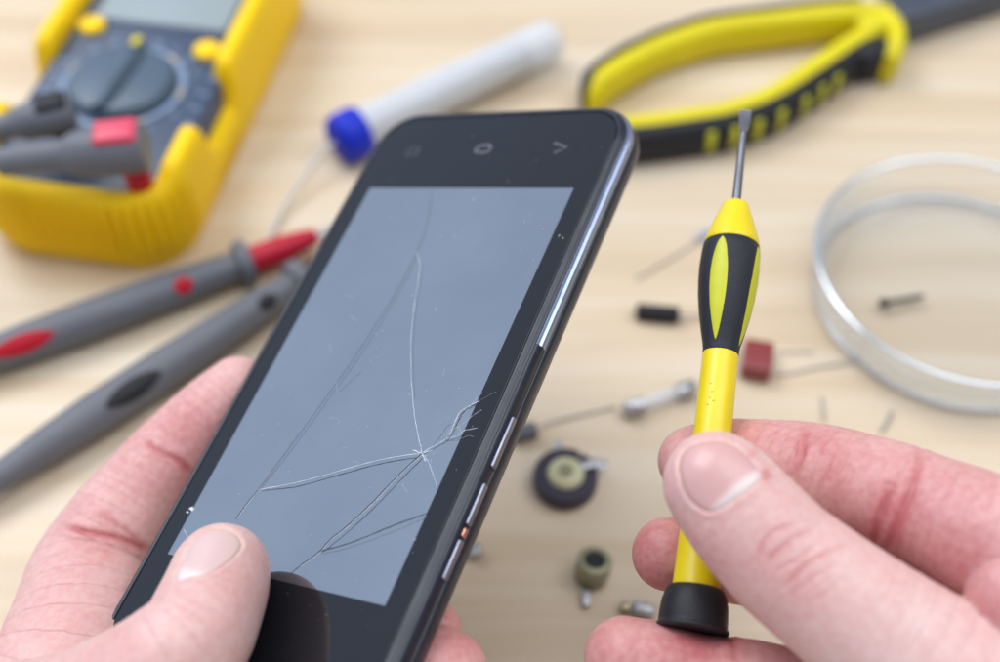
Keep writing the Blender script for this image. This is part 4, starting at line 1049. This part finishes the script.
# ------------------------------------------------------------------ electronic parts on the table
def wire(pts, r=.035, name='lead', parent=None, m=None):
    V, Fc = tube(catmull([on(x, y, z) for x, y, z in pts], 8), r, 8); return obj(name, V, Fc, m or M['tin'], parent)
# black diode
A = on(636, 311, .24); B = on(679, 315, .24)
rt = thing('diode', 'small black cylinder component lying left of the screwdriver grip', 'diode', (A + B) / 2 * [1, 1, 0])
V, Fc = lathe(A, B, [(0, .2), (.03, .235), (.97, .235), (1, .2)], 28); obj('diode_body', V, Fc, M['darkgrey'], rt, sharp=50)
wire([(678, 315, .24), (695, 316, .2), (712, 318, .05), (735, 321, .05)], parent=rt)
# red film capacitor
c = on(757, 360, .3); a = math.radians(12)
rt = thing('film_capacitor', 'small brick red box shaped capacitor right of the screwdriver', 'capacitor', c * [1, 1, 0])
V, Fc = rbox(c, (math.cos(a), -math.sin(a) * 1, 0), (math.sin(a), math.cos(a), 0), (0, 0, 1), .42, .55, .28, .09, 4); obj('capacitor_body', V, Fc, M['brick'], rt)
wire([(771, 372, .2), (785, 374, .06), (815, 368, .05), (858, 361, .05)], .026, parent=rt); wire([(769, 352, .2), (785, 352, .06), (812, 352, .05), (812, 352, .04)], .02, parent=rt)
# glass fuse
A = on(625, 411, .28); B = on(695, 386, .28)
rt = thing('fuse', 'small glass tube fuse with two metal end caps', 'fuse', (A + B) / 2 * [1, 1, 0]); D = (B - A) / np.linalg.norm(B - A)
V, Fc = lathe(A + D * .3, B - D * .3, [(0, .18), (1, .18)], 28); obj('glass_tube', V, Fc, M['clear'], rt, sharp=40)
for q, s in ((A, 1), (B, -1)):
    V, Fc = lathe(q, q + D * s * .55, [(0, .17), (.08, .22), (1, .22)], 28); obj('end_cap', V, Fc, M['silver'], rt, sharp=50)
V, Fc = lathe(A + D * .3, B - D * .3, [(0, .02), (1, .02)], 8); obj('filament', V, Fc, M['tin'], rt)
# trimmer potentiometer
c = on(565, 484, 0)
rt = thing('potentiometer', 'round black potentiometer with a cream centre and metal tabs', 'potentiometer', c)
pts = []
V, Fc = [], []
na = 44; st_a, en_a = math.radians(62), math.radians(62 + 352)
pr2 = [(.95, 0.02), (1.0, .1), (1.0, .42), (.94, .5), (.58, .5), (.52, .42), (.52, .05)]
for i in range(na + 1):
    t = st_a + (en_a - st_a) * i / na
    for r, z in pr2: V.append(c + np.array([math.cos(t) * r * .85, math.sin(t) * r * .85, z]))
k = len(pr2); Fc = [[i * k + j, i * k + (j + 1) % k, (i + 1) * k + (j + 1) % k, (i + 1) * k + j] for i in range(na) for j in range(k)] + [list(range(k)), [na * k + j for j in range(k)][::-1]]
obj('housing', V, Fc, mat('purple_black_plastic', (.035, .03, .05), .45), rt, sharp=50)
V, Fc = lathe(c, c + [0, 0, .66], [(0, .5), (.7, .5), (.9, .46), (1, .38)], 36); w = obj('wiper', V, Fc, M['cream'], rt, sharp=50)
V, Fc = lathe(c + [0, 0, .62], c + [0, 0, .68], [(0, .2), (1, .2)], 20); obj('adjuster', V, Fc, M['olive'], w, sharp=50)
for aa, ll in ((22, 1.1), (100, 1.02)):
    t = math.radians(aa); d = np.array([math.cos(t), math.sin(t), 0]); s_ = np.array([-math.sin(t), math.cos(t), 0])
    V, Fc = rbox(c + d * (ll - .15) + [0, 0, .33], d, s_, (0, 0, 1), .26, .12, .035, .02, 2); obj('tab', V, Fc, M['silver'], rt)
V, Fc = rbox(c + np.array([.5, .2, .6]), (.9, .35, 0), (-.35, .9, 0), (0, 0, 1), .4, .12, .03, .02, 2); obj('tab', V, Fc, M['silver'], rt)
# small trimmer can
A = on(588, 580, .1); B = on(593, 566, .55)
rt = thing('trimmer', 'small olive metal trimmer can with one bright lug', 'trimmer', A * [1, 1, 0])
c = on(591, 578, 0)
V, Fc = lathe(c + [0, 0, .02], c + [.06, .12, .72], [(0, .36), (.05, .4), (.45, .4), (.5, .44), (.95, .44), (1, .4), (1, .27), (.8, .26)], 32); obj('can', V, Fc, M['olive'], rt, sharp=50)
V, Fc = lathe(c + [.05, .1, .6], c + [.05, .1, .66], [(0, .26), (1, .25)], 24); obj('slot', V, Fc, M['darkgrey'], rt, sharp=50)
V, Fc = rbox(on(586, 598, .12), (1, 0, 0), (0, 1, 0), (0, 0, 1), .11, .24, .08, .05, 3); obj('lug', V, Fc, M['silver'], rt)
# silver part by the right hand
c = on(643, 610, .2)
rt = thing('crystal', 'bright metal cased part with a brass end beside the bottom finger', 'crystal', c * [1, 1, 0])
V, Fc = rbox(c, (.9, -.3, 0), (.3, .9, 0), (0, 0, 1), .3, .17, .17, .12, 4); obj('metal_case', V, Fc, M['silver'], rt)
V, Fc = rbox(c + np.array([-.42, .1, -.03]), (.9, -.3, 0), (.3, .9, 0), (0, 0, 1), .12, .12, .1, .04, 3); obj('brass_end', V, Fc, mat('brass', (.45, .38, .24), .35, metal=.8), rt)
# parts peeking out behind the phone
c = on(531, 430, .2)
rt = thing('resistor', 'grey cylindrical component half hidden by the phone with a long lead', 'resistor', c * [1, 1, 0])
V, Fc = lathe(on(512, 436, .22), on(536, 429, .22), [(0, .18), (.05, .24), (.95, .24), (1, .18)], 24); obj('resistor_body', V, Fc, M['grey'], rt, sharp=50)
wire([(535, 429, .22), (545, 424, .1), (575, 416, .05), (615, 407, .05)], .03, parent=rt)
c = on(474, 551, .2)
rt = thing('transistor', 'tiny silver and black part just right of the volume keys', 'transistor', c * [1, 1, 0])
V, Fc = rbox(c, (.9, .3, 0), (-.3, .9, 0), (0, 0, 1), .2, .18, .16, .08, 3); obj('part_body', V, Fc, M['silver'], rt)
# lilac resistor with a fine lead above the diode
rt = thing('thin_resistor', 'tiny lilac resistor with a fine wire lead near the screwdriver collar', 'resistor', on(703, 236, 0))
V, Fc = lathe(on(697, 240, .12), on(709, 230, .12), [(0, .08), (.2, .12), (.8, .12), (1, .08)], 16); obj('resistor_body', V, Fc, M['lilac'], rt, sharp=50)
wire([(697, 240, .12), (684, 250, .05), (665, 262, .04), (636, 279, .04)], .028, parent=rt)
# cut leads near the dish
o = obj('cut_lead', *tube(catmull([on(822, 398, .05), on(823, 408, .04), on(824, 420, .04)], 5), .04, 8), M['tin'], None, origin=on(823, 408, 0)); tag(o, 'short straight snipped wire lying below the glass dish, left of the other', 'wire', 'snipped wires')
o = obj('cut_lead', *tube(catmull([on(892, 412, .05), on(888, 421, .04), on(881, 432, .04)], 5), .05, 8), M['tin'], None, origin=on(888, 421, 0)); tag(o, 'short slanted snipped wire lying just below the dish rim', 'wire', 'snipped wires')
